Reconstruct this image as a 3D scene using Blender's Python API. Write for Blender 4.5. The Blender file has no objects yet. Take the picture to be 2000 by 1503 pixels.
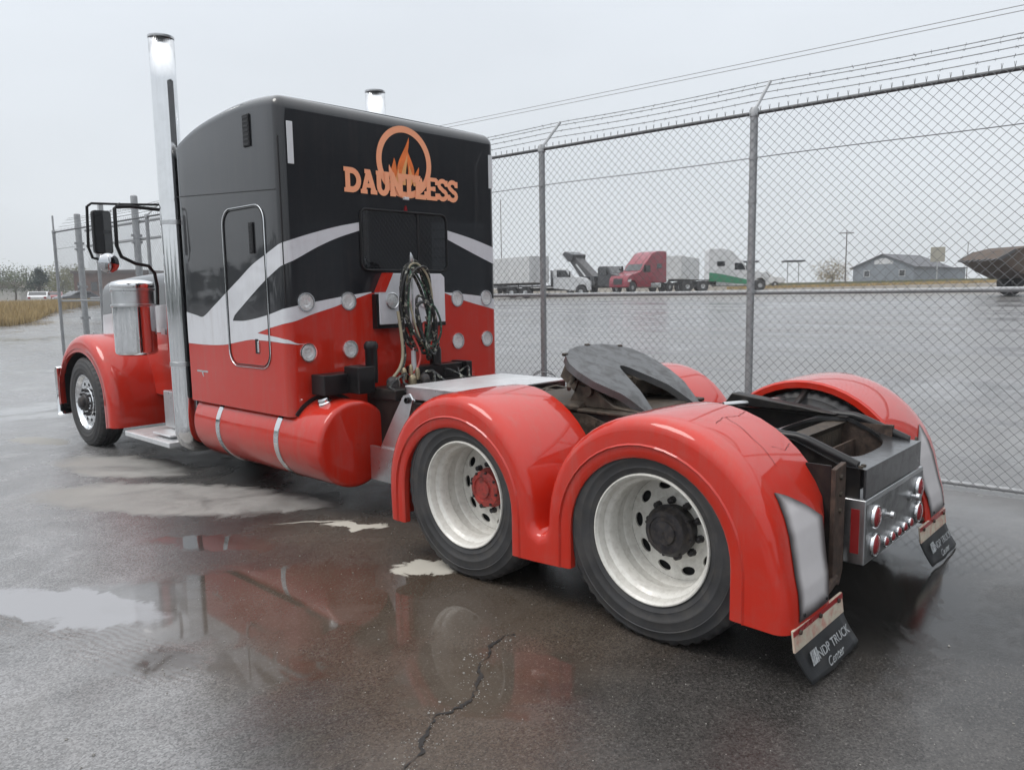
import bpy, bmesh, math, random
import numpy as np
from mathutils import Vector, Matrix
PI = math.pi
R_ = math.radians
random.seed(7)
rng = np.random.default_rng(11)
SC = bpy.context.scene
COL = SC.collection

# ------------------------------------------------------------------ camera
cam_d = bpy.data.cameras.new("camera")
cam = bpy.data.objects.new("camera", cam_d)
COL.objects.link(cam)
CAMP = Vector((-4.2271, -1.9240, 1.6899))
RX = Vector((0.67794767, -0.73493958, -0.01583535))
RD = Vector((-0.09947037, -0.07037087, -0.99254903))
RF = Vector((0.72834923, 0.67447146, -0.12081248))
m = Matrix(((RX.x, -RD.x, -RF.x, CAMP.x), (RX.y, -RD.y, -RF.y, CAMP.y), (RX.z, -RD.z, -RF.z, CAMP.z), (0, 0, 0, 1)))
cam.matrix_world = m
cam_d.sensor_width = 36.0
cam_d.lens = 1491.57 / 2000 * 36
cam_d.clip_start = 0.05
cam_d.clip_end = 6000
SC.camera = cam

# ------------------------------------------------------------------ sky, sun, exposure
SUN_EL, SUN_AZ = R_(58), R_(-60)
world = bpy.data.worlds.new("World")
SC.world = world
world.use_nodes = True
wt = world.node_tree
for n in list(wt.nodes):
    wt.nodes.remove(n)
def wn(t, **k):
    n = wt.nodes.new(t)
    for a, b in k.items():
        setattr(n, a, b)
    return n
wo = wn('ShaderNodeOutputWorld')
bg = wn('ShaderNodeBackground')
bg.inputs['Strength'].default_value = 0.1
sky = wn('ShaderNodeTexSky', sky_type='NISHITA', sun_disc=False)
sky.sun_elevation = SUN_EL
sky.sun_rotation = SUN_AZ
sky.air_density = 1.0
sky.dust_density = 4.0
tc = wn('ShaderNodeTexCoord')
sep = wn('ShaderNodeSeparateXYZ')
wt.links.new(tc.outputs['Generated'], sep.inputs[0])
ramp = wn('ShaderNodeValToRGB')            # overcast deck: a little brighter overhead than at the horizon
ramp.color_ramp.elements[0].position = 0.0
ramp.color_ramp.elements[0].color = (0.700, 0.735, 0.765, 1)
ramp.color_ramp.elements[1].position = 1.0
ramp.color_ramp.elements[1].color = (1.6, 1.63, 1.67, 1)
e = ramp.color_ramp.elements.new(0.34)
e.color = (0.775, 0.825, 0.885, 1)
wt.links.new(sep.outputs['Z'], ramp.inputs[0])
mp = wn('ShaderNodeMapping')
mp.inputs['Scale'].default_value = (1.0, 1.0, 2.6)
wt.links.new(tc.outputs['Generated'], mp.inputs[0])
cn = wn('ShaderNodeTexNoise')
cn.inputs['Scale'].default_value = 2.2
cn.inputs['Detail'].default_value = 5
cn.inputs['Roughness'].default_value = 0.45
wt.links.new(mp.outputs[0], cn.inputs['Vector'])
cr = wn('ShaderNodeMapRange')
cr.inputs[1].default_value = 0.3
cr.inputs[2].default_value = 0.7
cr.inputs[3].default_value = 10.1
cr.inputs[4].default_value = 11.1
wt.links.new(cn.outputs[0], cr.inputs[0])
vm = wn('ShaderNodeVectorMath', operation='SCALE')
wt.links.new(ramp.outputs[0], vm.inputs[0])
wt.links.new(cr.outputs[0], vm.inputs['Scale'])
mx = wn('ShaderNodeMix', data_type='RGBA')
mx.inputs[0].default_value = 0.96
wt.links.new(sky.outputs[0], mx.inputs[6])
wt.links.new(vm.outputs[0], mx.inputs[7])
wt.links.new(mx.outputs[2], bg.inputs['Color'])
wt.links.new(bg.outputs[0], wo.inputs[0])

sun_d = bpy.data.lights.new("sun", 'SUN')
sun_d.energy = 1.5
sun_d.angle = R_(28)
sun_d.color = (1.0, 0.97, 0.93)
sun = bpy.data.objects.new("sun", sun_d)
COL.objects.link(sun)
sdir = Vector((math.sin(SUN_AZ) * math.cos(SUN_EL), math.cos(SUN_AZ) * math.cos(SUN_EL), math.sin(SUN_EL)))
sun.rotation_euler = sdir.to_track_quat('Z', 'Y').to_euler()
sun.location = (-10, 10, 30)
SC.view_settings.view_transform = 'Standard'
SC.view_settings.look = 'None'
SC.view_settings.exposure = 0.03
SC.view_settings.gamma = 1.0
SC.view_settings.use_curve_mapping = False
SC.render.engine = 'CYCLES'

# ------------------------------------------------------------------ materials
class NT:
    def __init__(s, name):
        s.m = bpy.data.materials.new(name)
        s.m.use_nodes = True
        s.t = s.m.node_tree
        s.b = s.t.nodes['Principled BSDF']
        s.out = s.t.nodes['Material Output']
    def n(s, t, **k):
        x = s.t.nodes.new(t)
        for a, b in k.items():
            setattr(x, a, b)
        return x
    def l(s, a, b):
        s.t.links.new(a, b)
    def val(s, sock, v):
        if hasattr(v, 'node'):
            s.l(v, sock)
        else:
            sock.default_value = v
    def math(s, op, a, b=0.0, clamp=False):
        x = s.n('ShaderNodeMath', operation=op, use_clamp=clamp)
        s.val(x.inputs[0], a)
        s.val(x.inputs[1], b)
        return x.outputs[0]
    def mixc(s, f, a, b):
        x = s.n('ShaderNodeMix', data_type='RGBA')
        s.val(x.inputs[0], f)
        s.val(x.inputs[6], a if hasattr(a, 'node') else (*a, 1))
        s.val(x.inputs[7], b if hasattr(b, 'node') else (*b, 1))
        return x.outputs[2]
    def mixf(s, f, a, b):
        x = s.n('ShaderNodeMix', data_type='FLOAT')
        s.val(x.inputs[0], f)
        s.val(x.inputs[2], a)
        s.val(x.inputs[3], b)
        return x.outputs[0]
    def rng(s, v, a, b, c=0.0, d=1.0, smooth=False):
        x = s.n('ShaderNodeMapRange')
        if smooth:
            x.interpolation_type = 'SMOOTHSTEP'
        s.val(x.inputs[0], v)
        for i, q in enumerate((a, b, c, d)):
            x.inputs[i + 1].default_value = q
        return x.outputs[0]
    def pos(s):
        return s.n('ShaderNodeNewGeometry').outputs['Position']
    def obj(s):
        return s.n('ShaderNodeTexCoord').outputs['Object']
    def noise(s, vec, scale, detail=4, rough=0.55, dist=0.0):
        x = s.n('ShaderNodeTexNoise')
        s.l(vec, x.inputs['Vector'])
        x.inputs['Scale'].default_value = scale
        x.inputs['Detail'].default_value = detail
        x.inputs['Roughness'].default_value = rough
        x.inputs['Distortion'].default_value = dist
        return x
    def bump(s, h, strength=0.3, dist=0.01):
        x = s.n('ShaderNodeBump')
        s.val(x.inputs['Strength'], strength)
        x.inputs['Distance'].default_value = dist
        s.l(h, x.inputs['Height'])
        s.l(x.outputs[0], s.b.inputs['Normal'])
        return x.outputs[0]

def mat(name, c, rough=0.5, metal=0.0, coat=0.0, var=0.15, vs=6.0, dirt=0.0, dirtc=(0.06, 0.05, 0.04), bump=0.0, bs=80.0, coat_rough=0.03, spec=0.5):
    t = NT(name)
    o = t.obj()
    n1 = t.noise(o, vs, 5)
    f = t.rng(n1.outputs[0], 0.3, 0.7)
    lo = tuple(x * (1 - var) for x in c)
    hi = tuple(min(1, x * (1 + var)) for x in c)
    col = t.mixc(f, lo, hi)
    r = t.rng(n1.outputs[0], 0.3, 0.7, rough * 0.85, min(1, rough * 1.15))
    if dirt > 0:
        n2 = t.noise(o, vs * 2.3, 8, 0.65, 0.4)
        d = t.math('MULTIPLY', t.rng(n2.outputs[0], 0.46, 0.68), dirt)
        col = t.mixc(d, col, dirtc)
        r = t.mixf(d, r, 0.8)
    t.l(col, t.b.inputs['Base Color'])
    t.l(r, t.b.inputs['Roughness'])
    t.b.inputs['Metallic'].default_value = metal
    t.b.inputs['Coat Weight'].default_value = coat
    t.b.inputs['Coat Roughness'].default_value = coat_rough
    t.b.inputs['Specular IOR Level'].default_value = spec
    if bump > 0:
        n3 = t.noise(o, bs, 4)
        t.bump(n3.outputs[0], bump, 0.004)
    return t.m

def paint(name, c, var=0.05, orange=0.05, dirt=0.10):
    t = NT(name)
    o = t.obj()
    n1 = t.noise(o, 1.7, 5)
    n2 = t.noise(o, 9.0, 8, 0.7, 0.6)
    lo = tuple(x * (1 - var) for x in c)
    hi = tuple(min(1, x * (1 + var)) for x in c)
    col = t.mixc(n1.outputs[0], lo, hi)
    d = t.math('MULTIPLY', t.rng(n2.outputs[0], 0.5, 0.72), dirt)
    col = t.mixc(d, col, (0.18, 0.15, 0.13))
    mp_ = t.n('ShaderNodeMapping')
    mp_.inputs['Scale'].default_value = (13, 13, 1.1)
    t.l(o, mp_.inputs[0])
    n4 = t.noise(mp_.outputs[0], 1.0, 7, 0.7, 0.3)
    film = t.math('MULTIPLY', t.math('MULTIPLY', t.rng(n4.outputs[0], 0.47, 0.66), t.rng(n1.outputs[0], 0.35, 0.6)), dirt * 1.8, True)
    col = t.mixc(film, col, (0.23, 0.17, 0.14))
    t.l(col, t.b.inputs['Base Color'])
    t.l(t.mixf(t.math('MAXIMUM', d, film), 0.36, 0.7), t.b.inputs['Roughness'])
    t.b.inputs['Specular IOR Level'].default_value = 0.12
    t.b.inputs['Coat Weight'].default_value = 1.0
    t.l(t.math('ADD', t.mixf(n2.outputs[0], 0.0, 0.07), t.math('MULTIPLY', film, 0.25)), t.b.inputs['Coat Roughness'])
    n3 = t.noise(o, 2.4, 2)
    t.bump(n3.outputs[0], orange, 0.02)
    return t.m

M = {}
M['red'] = paint('red_paint', (0.47, 0.019, 0.007))
M['fender_red'] = paint('fender_red_paint', (0.50, 0.021, 0.008), dirt=0.11)
M['black'] = paint('black_paint', (0.006, 0.007, 0.010), dirt=0.02)
M['black'].node_tree.nodes['Principled BSDF'].inputs['Specular IOR Level'].default_value = 0.25
M['white_stripe'] = paint('white_stripe_paint', (0.62, 0.63, 0.66))
M['chrome'] = mat('chrome', (0.78, 0.79, 0.80), 0.07, 1.0, var=0.03, dirt=0.06, dirtc=(0.3, 0.29, 0.28))
M['alu'] = mat('aluminium', (0.62, 0.63, 0.64), 0.30, 1.0, var=0.08, dirt=0.15, dirtc=(0.25, 0.23, 0.2))
M['plate_alu'] = mat('tread_plate', (0.72, 0.73, 0.74), 0.42, 0.6, var=0.08, vs=4, dirt=0.2, dirtc=(0.3, 0.29, 0.28), bump=0.3, bs=60)
M['rim_white'] = mat('rim_paint', (0.67, 0.655, 0.61), 0.32, 0.0, 0.35, var=0.04, vs=14, dirt=0.26, dirtc=(0.20, 0.16, 0.12))
M['rubber'] = mat('tyre_rubber', (0.034, 0.034, 0.036), 0.62, var=0.3, vs=5, dirt=0.55, dirtc=(0.075, 0.068, 0.06), bump=0.2, bs=120)
M['flap_rubber'] = mat('flap_rubber', (0.035, 0.037, 0.04), 0.5, var=0.3, vs=5, dirt=0.3, dirtc=(0.09, 0.08, 0.07))
M['frame'] = mat('frame_black', (0.011, 0.010, 0.010), 0.45, 0.0, 0.1, var=0.3, vs=5, dirt=0.4, dirtc=(0.05, 0.038, 0.028), bump=0.2, spec=0.3)
M['grime'] = mat('greasy_steel', (0.050, 0.041, 0.033), 0.55, 0.2, var=0.4, vs=8, dirt=0.8, dirtc=(0.12, 0.095, 0.072), bump=0.7, bs=40, spec=0.3)
M['rust'] = mat('rusty_steel', (0.048, 0.032, 0.025), 0.75, 0.1, var=0.5, vs=9, dirt=0.9, dirtc=(0.105, 0.068, 0.050), bump=0.5, bs=50)
M['satin_black'] = mat('satin_black', (0.007, 0.007, 0.008), 0.42, 0.0, 0.15, var=0.2, dirt=0.06, spec=0.3)
M['plastic_black'] = mat('black_plastic', (0.006, 0.006, 0.007), 0.5, var=0.2, spec=0.3)
M['worn_steel'] = mat('worn_plate_steel', (0.26, 0.265, 0.27), 0.36, 0.75, var=0.2, vs=4, dirt=0.55, dirtc=(0.12, 0.115, 0.11), bump=0.25, bs=30)
M['greased_plate'] = mat('greased_plate', (0.115, 0.118, 0.122), 0.36, 0.4, var=0.25, vs=4, dirt=0.7, dirtc=(0.06, 0.058, 0.055), bump=0.4, bs=9)
M['hub_dark'] = mat('hub_dark', (0.030, 0.028, 0.031), 0.5, 0.3, var=0.5, vs=14, dirt=0.9, dirtc=(0.085, 0.07, 0.06), bump=0.6, bs=60)
M['hub_red'] = mat('hub_red', (0.40, 0.045, 0.035), 0.55, 0.0, 0.1, var=0.3, vs=12, dirt=0.9, dirtc=(0.10, 0.045, 0.04), bump=0.4, bs=60)
M['hole'] = mat('dark_recess', (0.008, 0.008, 0.009), 0.8)
M['orange'] = mat('logo_orange', (0.93, 0.40, 0.22), 0.4, 0.0, 0.3, var=0.05)
M['flame'] = mat('flame_orange', (0.82, 0.20, 0.045), 0.4, 0.0, 0.3, var=0.2, vs=9)
M['flame_light'] = mat('flame_light', (0.85, 0.42, 0.16), 0.4, 0.0, 0.3, var=0.1)
M['lens_clear'] = mat('clear_lens', (0.62, 0.63, 0.63), 0.16, 0.2, 0.8, var=0.2, vs=70, bump=0.3, bs=160)
M['lens_red'] = mat('red_lens', (0.25, 0.012, 0.016), 0.15, 0.0, 0.8, var=0.15, vs=40)
M['reflector'] = mat('white_reflector', (0.66, 0.68, 0.70), 0.3, 0.0, 0.5, var=0.05)
M['glass_dark'] = mat('dark_glass', (0.010, 0.011, 0.013), 0.05, 0.0, 1.0, var=0.1, coat_rough=0.0)
M['red_reflector'] = mat('red_reflector', (0.30, 0.02, 0.02), 0.3, 0.0, 0.5, var=0.1)
M['galv'] = mat('galvanised_steel', (0.36, 0.37, 0.38), 0.45, 0.25, var=0.15, vs=9, dirt=0.25, dirtc=(0.18, 0.18, 0.18))
M['rail_galv'] = mat('weathered_rail', (0.11, 0.115, 0.12), 0.5, 0.3, var=0.25, vs=7, dirt=0.3)
M['wire'] = mat('galvanised_wire', (0.21, 0.215, 0.22), 0.5, 0.5, var=0.1)
M['power'] = mat('power_cable', (0.40, 0.40, 0.41), 0.7, var=0.05)
def hose_mat(name, c, c2, scale=55):
    t = NT(name)
    o = t.obj()
    v = t.n('ShaderNodeTexVoronoi')
    t.l(o, v.inputs['Vector'])
    v.inputs['Scale'].default_value = scale
    n = t.noise(o, 30, 3)
    f = t.math('MULTIPLY', t.rng(v.outputs['Color'], .66, .76), t.rng(n.outputs[0], .40, .55))
    t.l(t.mixc(f, c, c2), t.b.inputs['Base Color'])
    t.b.inputs['Roughness'].default_value = .5
    return t.m
M['hose_black'] = hose_mat('hose_rubber', (0.012, 0.013, 0.013), (0.30, 0.30, 0.25))
M['hose_green'] = hose_mat('hose_green', (0.015, 0.035, 0.024), (0.10, 0.22, 0.14))
M['hose_tan'] = mat('hose_tan', (0.30, 0.27, 0.19), 0.5, var=0.2)
M['hose_red'] = mat('hose_red', (0.42, 0.05, 0.04), 0.45, var=0.2)
M['brass'] = mat('brass', (0.36, 0.30, 0.20), 0.45, 0.8, var=0.2, dirt=0.7)
M['cream_strip'] = mat('cream_bracket', (0.56, 0.50, 0.40), 0.5, 0.1, var=0.12, vs=8, dirt=0.75, dirtc=(0.50, 0.20, 0.16))
M['white_ink'] = mat('white_print', (0.42, 0.44, 0.45), 0.6, var=0.3, vs=25, dirt=0.85, dirtc=(0.07, 0.07, 0.07))
M['crack_paint'] = mat('paint_crack', (0.16, 0.012, 0.010), 0.6, var=0.2)
M['seam'] = mat('panel_seam', (0.006, 0.006, 0.007), 0.6)

def airbrush_mat():
    t = NT('airbrushed_white')
    a = t.n('ShaderNodeAttribute', attribute_name='edge').outputs['Fac']
    o = t.obj()
    n = t.noise(o, 7, 6)
    e1 = t.rng(t.math('ADD', a, t.math('MULTIPLY', t.math('SUBTRACT', n.outputs[0], 0.5), 0.03)), 0.0, 0.075, smooth=True)
    col = t.mixc(e1, (0.035, 0.022, 0.022), t.mixc(n.outputs[0], (0.52, 0.495, 0.50), (0.62, 0.60, 0.605)))
    t.l(col, t.b.inputs['Base Color'])
    t.b.inputs['Roughness'].default_value = 0.4
    t.b.inputs['Coat Weight'].default_value = 0.3
    return t.m
M['airbrush'] = airbrush_mat()

# ------------------------------------------------------------------ mesh helper
class MB:
    def __init__(s):
        s.v = []; s.f = []; s.mi = []; s.cur = 0
    def add(s, vs, fs):
        b = len(s.v)
        s.v += [tuple(p) for p in vs]
        s.f += [tuple(i + b for i in f) for f in fs]
        s.mi += [s.cur] * len(fs)
        return s
    def bx(s, x0, x1, y0, y1, z0, z1, M4=None):
        vs = [(x0, y0, z0), (x1, y0, z0), (x1, y1, z0), (x0, y1, z0), (x0, y0, z1), (x1, y0, z1), (x1, y1, z1), (x0, y1, z1)]
        if M4 is not None:
            vs = [tuple(M4 @ Vector(p)) for p in vs]
        return s.add(vs, [(0, 3, 2, 1), (4, 5, 6, 7), (0, 1, 5, 4), (1, 2, 6, 5), (2, 3, 7, 6), (3, 0, 4, 7)])
    def tube(s, pts, r, n=8, closed=False, caps=True, flat=None):
        pts = [Vector(p) for p in pts]
        N = len(pts)
        rr = r if isinstance(r, (list, tuple)) else [r] * N
        rings = []
        up = None
        for i, p in enumerate(pts):
            if closed:
                d = pts[(i + 1) % N] - pts[i - 1]
            else:
                d = pts[min(i + 1, N - 1)] - pts[max(i - 1, 0)]
            if d.length < 1e-9:
                d = Vector((0, 0, 1))
            d.normalize()
            if up is None:
                up = Vector((0, 0, 1)) if abs(d.z) < 0.9 else Vector((1, 0, 0))
            a = d.cross(up)
            if a.length < 1e-4:
                a = d.cross(Vector((1, 0.3, 0)))
            a.normalize()
            b = a.cross(d).normalized()
            up = b
            rings.append([p + rr[i] * (math.cos(2 * PI * k / n) * a + math.sin(2 * PI * k / n) * b) for k in range(n)])
        vs = [q for g in rings for q in g]
        fs = []
        for i in range(N if closed else N - 1):
            j = (i + 1) % N
            for k in range(n):
                fs.append((i * n + k, i * n + (k + 1) % n, j * n + (k + 1) % n, j * n + k))
        if caps and not closed:
            fs.append(tuple(range(n - 1, -1, -1)))
            fs.append(tuple((N - 1) * n + k for k in range(n)))
        return s.add(vs, fs)
    def lathe(s, prof, o=(0, 0, 0), ax='x', n=48, rmod=None, cap=False):
        # prof: (r, h) along axis
        vs = []
        for (r, h) in prof:
            for k in range(n):
                a = 2 * PI * k / n
                q = rmod(r, h, k) if rmod else r
                c, d = q * math.cos(a), q * math.sin(a)
                if ax == 'x': vs.append((o[0] + h, o[1] + c, o[2] + d))
                elif ax == 'y': vs.append((o[0] + c, o[1] + h, o[2] + d))
                else: vs.append((o[0] + c, o[1] + d, o[2] + h))
        fs = []
        for i in range(len(prof) - 1):
            for k in range(n):
                fs.append((i * n + k, i * n + (k + 1) % n, (i + 1) * n + (k + 1) % n, (i + 1) * n + k))
        if cap:
            fs.append(tuple(range(n)))
            fs.append(tuple((len(prof) - 1) * n + k for k in range(n)))
        return s.add(vs, fs)
    def prism(s, poly, ax, a, b):
        n = len(poly)
        def P(u, v, w):
            return (w, u, v) if ax == 'x' else (u, w, v) if ax == 'y' else (u, v, w)
        vs = [P(u, v, a) for u, v in poly] + [P(u, v, b) for u, v in poly]
        fs = [tuple(range(n)), tuple(range(2 * n - 1, n - 1, -1))]
        for i in range(n):
            j = (i + 1) % n
            fs.append((i, i + n, j + n, j))
        return s.add(vs, fs)
    def grid(s, rows, closed=False):
        m_ = len(rows[0])
        vs = [p for r in rows for p in r]
        fs = []
        for i in range(len(rows) - 1):
            for k in range(m_ if closed else m_ - 1):
                k2 = (k + 1) % m_
                fs.append((i * m_ + k, i * m_ + k2, (i + 1) * m_ + k2, (i + 1) * m_ + k))
        return s.add(vs, fs)
    def mesh(s, name, mats, smooth=35, weld=0.0, recalc=True):
        me = bpy.data.meshes.new(name)
        me.from_pydata(s.v, [], s.f)
        mats = mats if isinstance(mats, (list, tuple)) else [mats]
        for q in mats:
            me.materials.append(q)
        if len(mats) > 1:
            me.polygons.foreach_set('material_index', s.mi)
        if weld or recalc:
            bm = bmesh.new()
            bm.from_mesh(me)
            if weld:
                bmesh.ops.remove_doubles(bm, verts=bm.verts, dist=weld)
            if recalc:
                bmesh.ops.recalc_face_normals(bm, faces=bm.faces)
            bm.to_mesh(me)
            bm.free()
        if smooth:
            me.polygons.foreach_set('use_smooth', [True] * len(me.polygons))
            me.set_sharp_from_angle(angle=R_(smooth))
        me.update()
        return me
    def build(s, name, mats, parent=None, smooth=35, weld=0.0, bevel=0.0, solid=0.0, recalc=True, seg=2):
        o = bpy.data.objects.new(name, s.mesh(name, mats, smooth, weld, recalc))
        COL.objects.link(o)
        if parent is not None:
            o.parent = parent
        if solid:
            q = o.modifiers.new('solid', 'SOLIDIFY')
            q.thickness = solid
            q.offset = -1
        if bevel:
            q = o.modifiers.new('bevel', 'BEVEL')
            q.width = bevel
            q.segments = seg
            q.limit_method = 'ANGLE'
            q.angle_limit = R_(40)
            q.harden_normals = True
        return o

def inst(src, parent, loc=(0, 0, 0), rot=(0, 0, 0), name=None, scale=(1, 1, 1)):
    o = src.copy()
    COL.objects.link(o)
    o.parent = parent
    o.location = loc
    o.rotation_euler = rot
    o.scale = scale
    return o
def thing(name, label, cat, loc=(0, 0, 0), rz=0.0, group=None):
    o = bpy.data.objects.new(name, None)
    o.empty_display_size = 0.3
    COL.objects.link(o)
    o.location = loc
    o.rotation_euler = (0, 0, rz)
    o['label'] = label
    o['category'] = cat
    if group:
        o['group'] = group
    return o
def tag(o, label, cat, group=None):
    o['label'] = label
    o['category'] = cat
    if group:
        o['group'] = group
    return o
def lerp(a, b, t):
    return a + (b - a) * t
def curve(pts, u):
    """smooth interpolation through (u, v) points sorted by u"""
    xs = [p[0] for p in pts]
    if u <= xs[0]: return pts[0][1]
    if u >= xs[-1]: return pts[-1][1]
    i = max(k for k in range(len(xs)) if xs[k] <= u)
    i = min(i, len(xs) - 2)
    def slope(k):
        if k <= 0: return (pts[1][1] - pts[0][1]) / (xs[1] - xs[0])
        if k >= len(xs) - 1: return (pts[-1][1] - pts[-2][1]) / (xs[-1] - xs[-2])
        return (pts[k + 1][1] - pts[k - 1][1]) / (xs[k + 1] - xs[k - 1])
    h = xs[i + 1] - xs[i]
    t = (u - xs[i]) / h
    m0, m1 = slope(i) * h, slope(i + 1) * h
    return (2 * t**3 - 3 * t**2 + 1) * pts[i][1] + (t**3 - 2 * t**2 + t) * m0 + (-2 * t**3 + 3 * t**2) * pts[i + 1][1] + (t**3 - t**2) * m1

# ------------------------------------------------------------------ terrain
def terr(x, y):
    def sp(t, k):      # softplus
        t = t / k
        return k * (t if t > 30 else math.log1p(math.exp(t)))
    z = 0.028 * sp(x - 8, 2.5) - 0.0145 * sp(x - 60, 6) - 0.0135 * sp(x - 160, 10)
    q = max(0.0, min(1.0, (y - 50) / 26))
    bank = 1.0 * q * q * (3 - 2 * q)
    fade = 1.0 - max(0, min(1, (y - 30) / 60)) * max(0, min(1, (60 - x) / 40))
    return z * fade + bank * max(0.0, min(1.0, (70 - x) / 30))
def at(px, depth):
    a = (px - 1000) / 1491.57
    return (CAMP.x + depth * (0.740 + 0.678 * a), CAMP.y + depth * (0.683 - 0.735 * a))
def atz(px, depth):
    x, y = at(px, depth)
    return Vector((x, y, terr(x, y)))
YAW_IMG = math.atan2(RX.y, RX.x)      # direction that runs to the right in the picture

def ground_mat():
    t = NT('wet_asphalt')
    p = t.pos()
    big = t.noise(p, 0.45, 6, 0.6)
    mid = t.noise(p, 2.3, 7, 0.62, 0.3)
    fine = t.noise(p, 55, 5, 0.7)
    grit = t.noise(p, 190, 3, 0.7)
    # warped xy for ragged patch outlines
    wv = t.n('ShaderNodeVectorMath', operation='SCALE')
    sub = t.n('ShaderNodeVectorMath', operation='SUBTRACT')
    sub.inputs[1].default_value = (0.5, 0.5, 0.5)
    t.l(mid.outputs['Color'], sub.inputs[0])
    t.l(sub.outputs[0], wv.inputs[0])
    wv.inputs['Scale'].default_value = 0.55
    addv = t.n('ShaderNodeVectorMath', operation='ADD')
    t.l(p, addv.inputs[0])
    t.l(wv.outputs[0], addv.inputs[1])
    w = addv.outputs[0]
    wv2 = t.n('ShaderNodeVectorMath', operation='SCALE')
    t.l(sub.outputs[0], wv2.inputs[0])
    wv2.inputs['Scale'].default_value = 0.16
    addv2 = t.n('ShaderNodeVectorMath', operation='ADD')
    t.l(p, addv2.inputs[0])
    t.l(wv2.outputs[0], addv2.inputs[1])
    w2 = addv2.outputs[0]
    rag = t.noise(p, 1.15, 9, 0.68, 0.9)
    sub3 = t.n('ShaderNodeVectorMath', operation='SUBTRACT')
    sub3.inputs[1].default_value = (0.5, 0.5, 0.5)
    t.l(rag.outputs['Color'], sub3.inputs[0])
    wv3 = t.n('ShaderNodeVectorMath', operation='SCALE')
    t.l(sub3.outputs[0], wv3.inputs[0])
    wv3.inputs['Scale'].default_value = 1.25
    addv3 = t.n('ShaderNodeVectorMath', operation='ADD')
    t.l(p, addv3.inputs[0])
    t.l(wv3.outputs[0], addv3.inputs[1])
    w3 = addv3.outputs[0]
    rag4 = t.noise(p, 4.5, 6, 0.62, 0.6)
    sub4 = t.n('ShaderNodeVectorMath', operation='SUBTRACT')
    sub4.inputs[1].default_value = (0.5, 0.5, 0.5)
    t.l(rag4.outputs['Color'], sub4.inputs[0])
    wv4 = t.n('ShaderNodeVectorMath', operation='SCALE')
    t.l(sub4.outputs[0], wv4.inputs[0])
    wv4.inputs['Scale'].default_value = 0.42
    addv4 = t.n('ShaderNodeVectorMath', operation='ADD')
    t.l(p, addv4.inputs[0])
    t.l(wv4.outputs[0], addv4.inputs[1])
    w4 = addv4.outputs[0]
    def blob(vec, cx, cy, rx, ry, ang, soft=0.25):
        mp = t.n('ShaderNodeMapping', vector_type='TEXTURE')
        mp.inputs['Location'].default_value = (cx, cy, 0)
        mp.inputs['Rotation'].default_value = (0, 0, R_(ang))
        mp.inputs['Scale'].default_value = (rx, ry, 1e6)
        t.l(vec, mp.inputs[0])
        ln = t.n('ShaderNodeVectorMath', operation='LENGTH')
        t.l(mp.outputs[0], ln.inputs[0])
        return t.rng(ln.outputs['Value'], 1 + soft, 1 - soft, smooth=True)
    def mxs(lst):
        r = lst[0]
        for q in lst[1:]:
            r = t.math('MAXIMUM', r, q)
        return r
    dry = mxs([blob(w4, -1.58, 4.5, 1.25, 0.46, 120, 0.16), blob(w4, -1.35, 6.15, 0.85, 0.36, 105, 0.22), blob(w4, -1.15, 3.75, 0.62, 0.22, 124, 0.14), blob(w4, -1.45, 8.4, 0.5, 0.16, 105, 0.2)])
    under_shade = mxs([blob(w, 0.0, 4.0, 5.2, 0.72, 90, 0.25), blob(w, 0.0, 0.5, 1.9, 1.0, 90, 0.25)])  # shade under the truck, painted as near-black ground colour
    pale = mxs([blob(w4, -1.0, 2.62, 0.24, 0.085, 124, 0.10), blob(w4, -1.23, 1.57, 0.22, 0.13, 140, 0.10), blob(w2, -1.15, 2.95, 0.25, 0.012, 140, 0.5)])
    pud = mxs([blob(w4, -2.93, 2.62, .62, .21, 115, .12), blob(w3, -2.3, 2.05, 1.0, 0.55, 140, 0.2), blob(w3, -1.75, 1.45, 0.95, 0.55, 130, 0.25), blob(w4, -2.55, 1.15, 0.35, 0.14, 120, 0.2), blob(w3, -1.9, 0.35, 0.5, 0.28, 125, 0.3), blob(w3, 1.3, -0.6, 0.9, 0.5, 60, 0.3), blob(w4, -1.9, 3.1, .5, .16, 120, .25), blob(w2, -2.9, 1.62, 0.25, 0.12, 130, 0.3)])
    lg = t.noise(p, 0.16, 5, 0.6)
    pud2 = t.math('MULTIPLY', t.rng(lg.outputs[0], 0.46, 0.58, smooth=True), t.rng(rag.outputs[0], 0.44, 0.52))
    brown = mxs([blob(w3, -1.9, 1.3, 1.5, 0.95, 130, 0.4), blob(w3, -2.1, 0.5, 0.9, 0.5, 60, 0.5), blob(w3, -0.6, 2.4, 1.3, 1.0, 20, 0.5)])
    # distance beyond the fence: greyer tarmac, its near side lightened to paint in sky reflection, and a brown dirt edge far back
    sx = t.n('ShaderNodeSeparateXYZ')
    t.l(p, sx.inputs[0])
    lw0 = t.n('ShaderNodeSeparateXYZ')
    t.l(w, lw0.inputs[0])
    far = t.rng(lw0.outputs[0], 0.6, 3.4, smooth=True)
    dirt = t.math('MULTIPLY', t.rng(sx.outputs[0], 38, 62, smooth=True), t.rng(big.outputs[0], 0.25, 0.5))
    c = t.mixc(t.rng(mid.outputs[0], 0.3, 0.7), (0.024, 0.0225, 0.0215), (0.054, 0.050, 0.047))
    c = t.mixc(t.math('MULTIPLY', brown, 0.85), c, t.mixc(mid.outputs[0], (0.044, 0.031, 0.021), (0.086, 0.064, 0.046)))
    vor = t.n('ShaderNodeTexVoronoi')
    t.l(p, vor.inputs['Vector'])
    vor.inputs['Scale'].default_value = 130
    sv = t.n('ShaderNodeSeparateXYZ')
    t.l(vor.outputs['Color'], sv.inputs[0])
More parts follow.
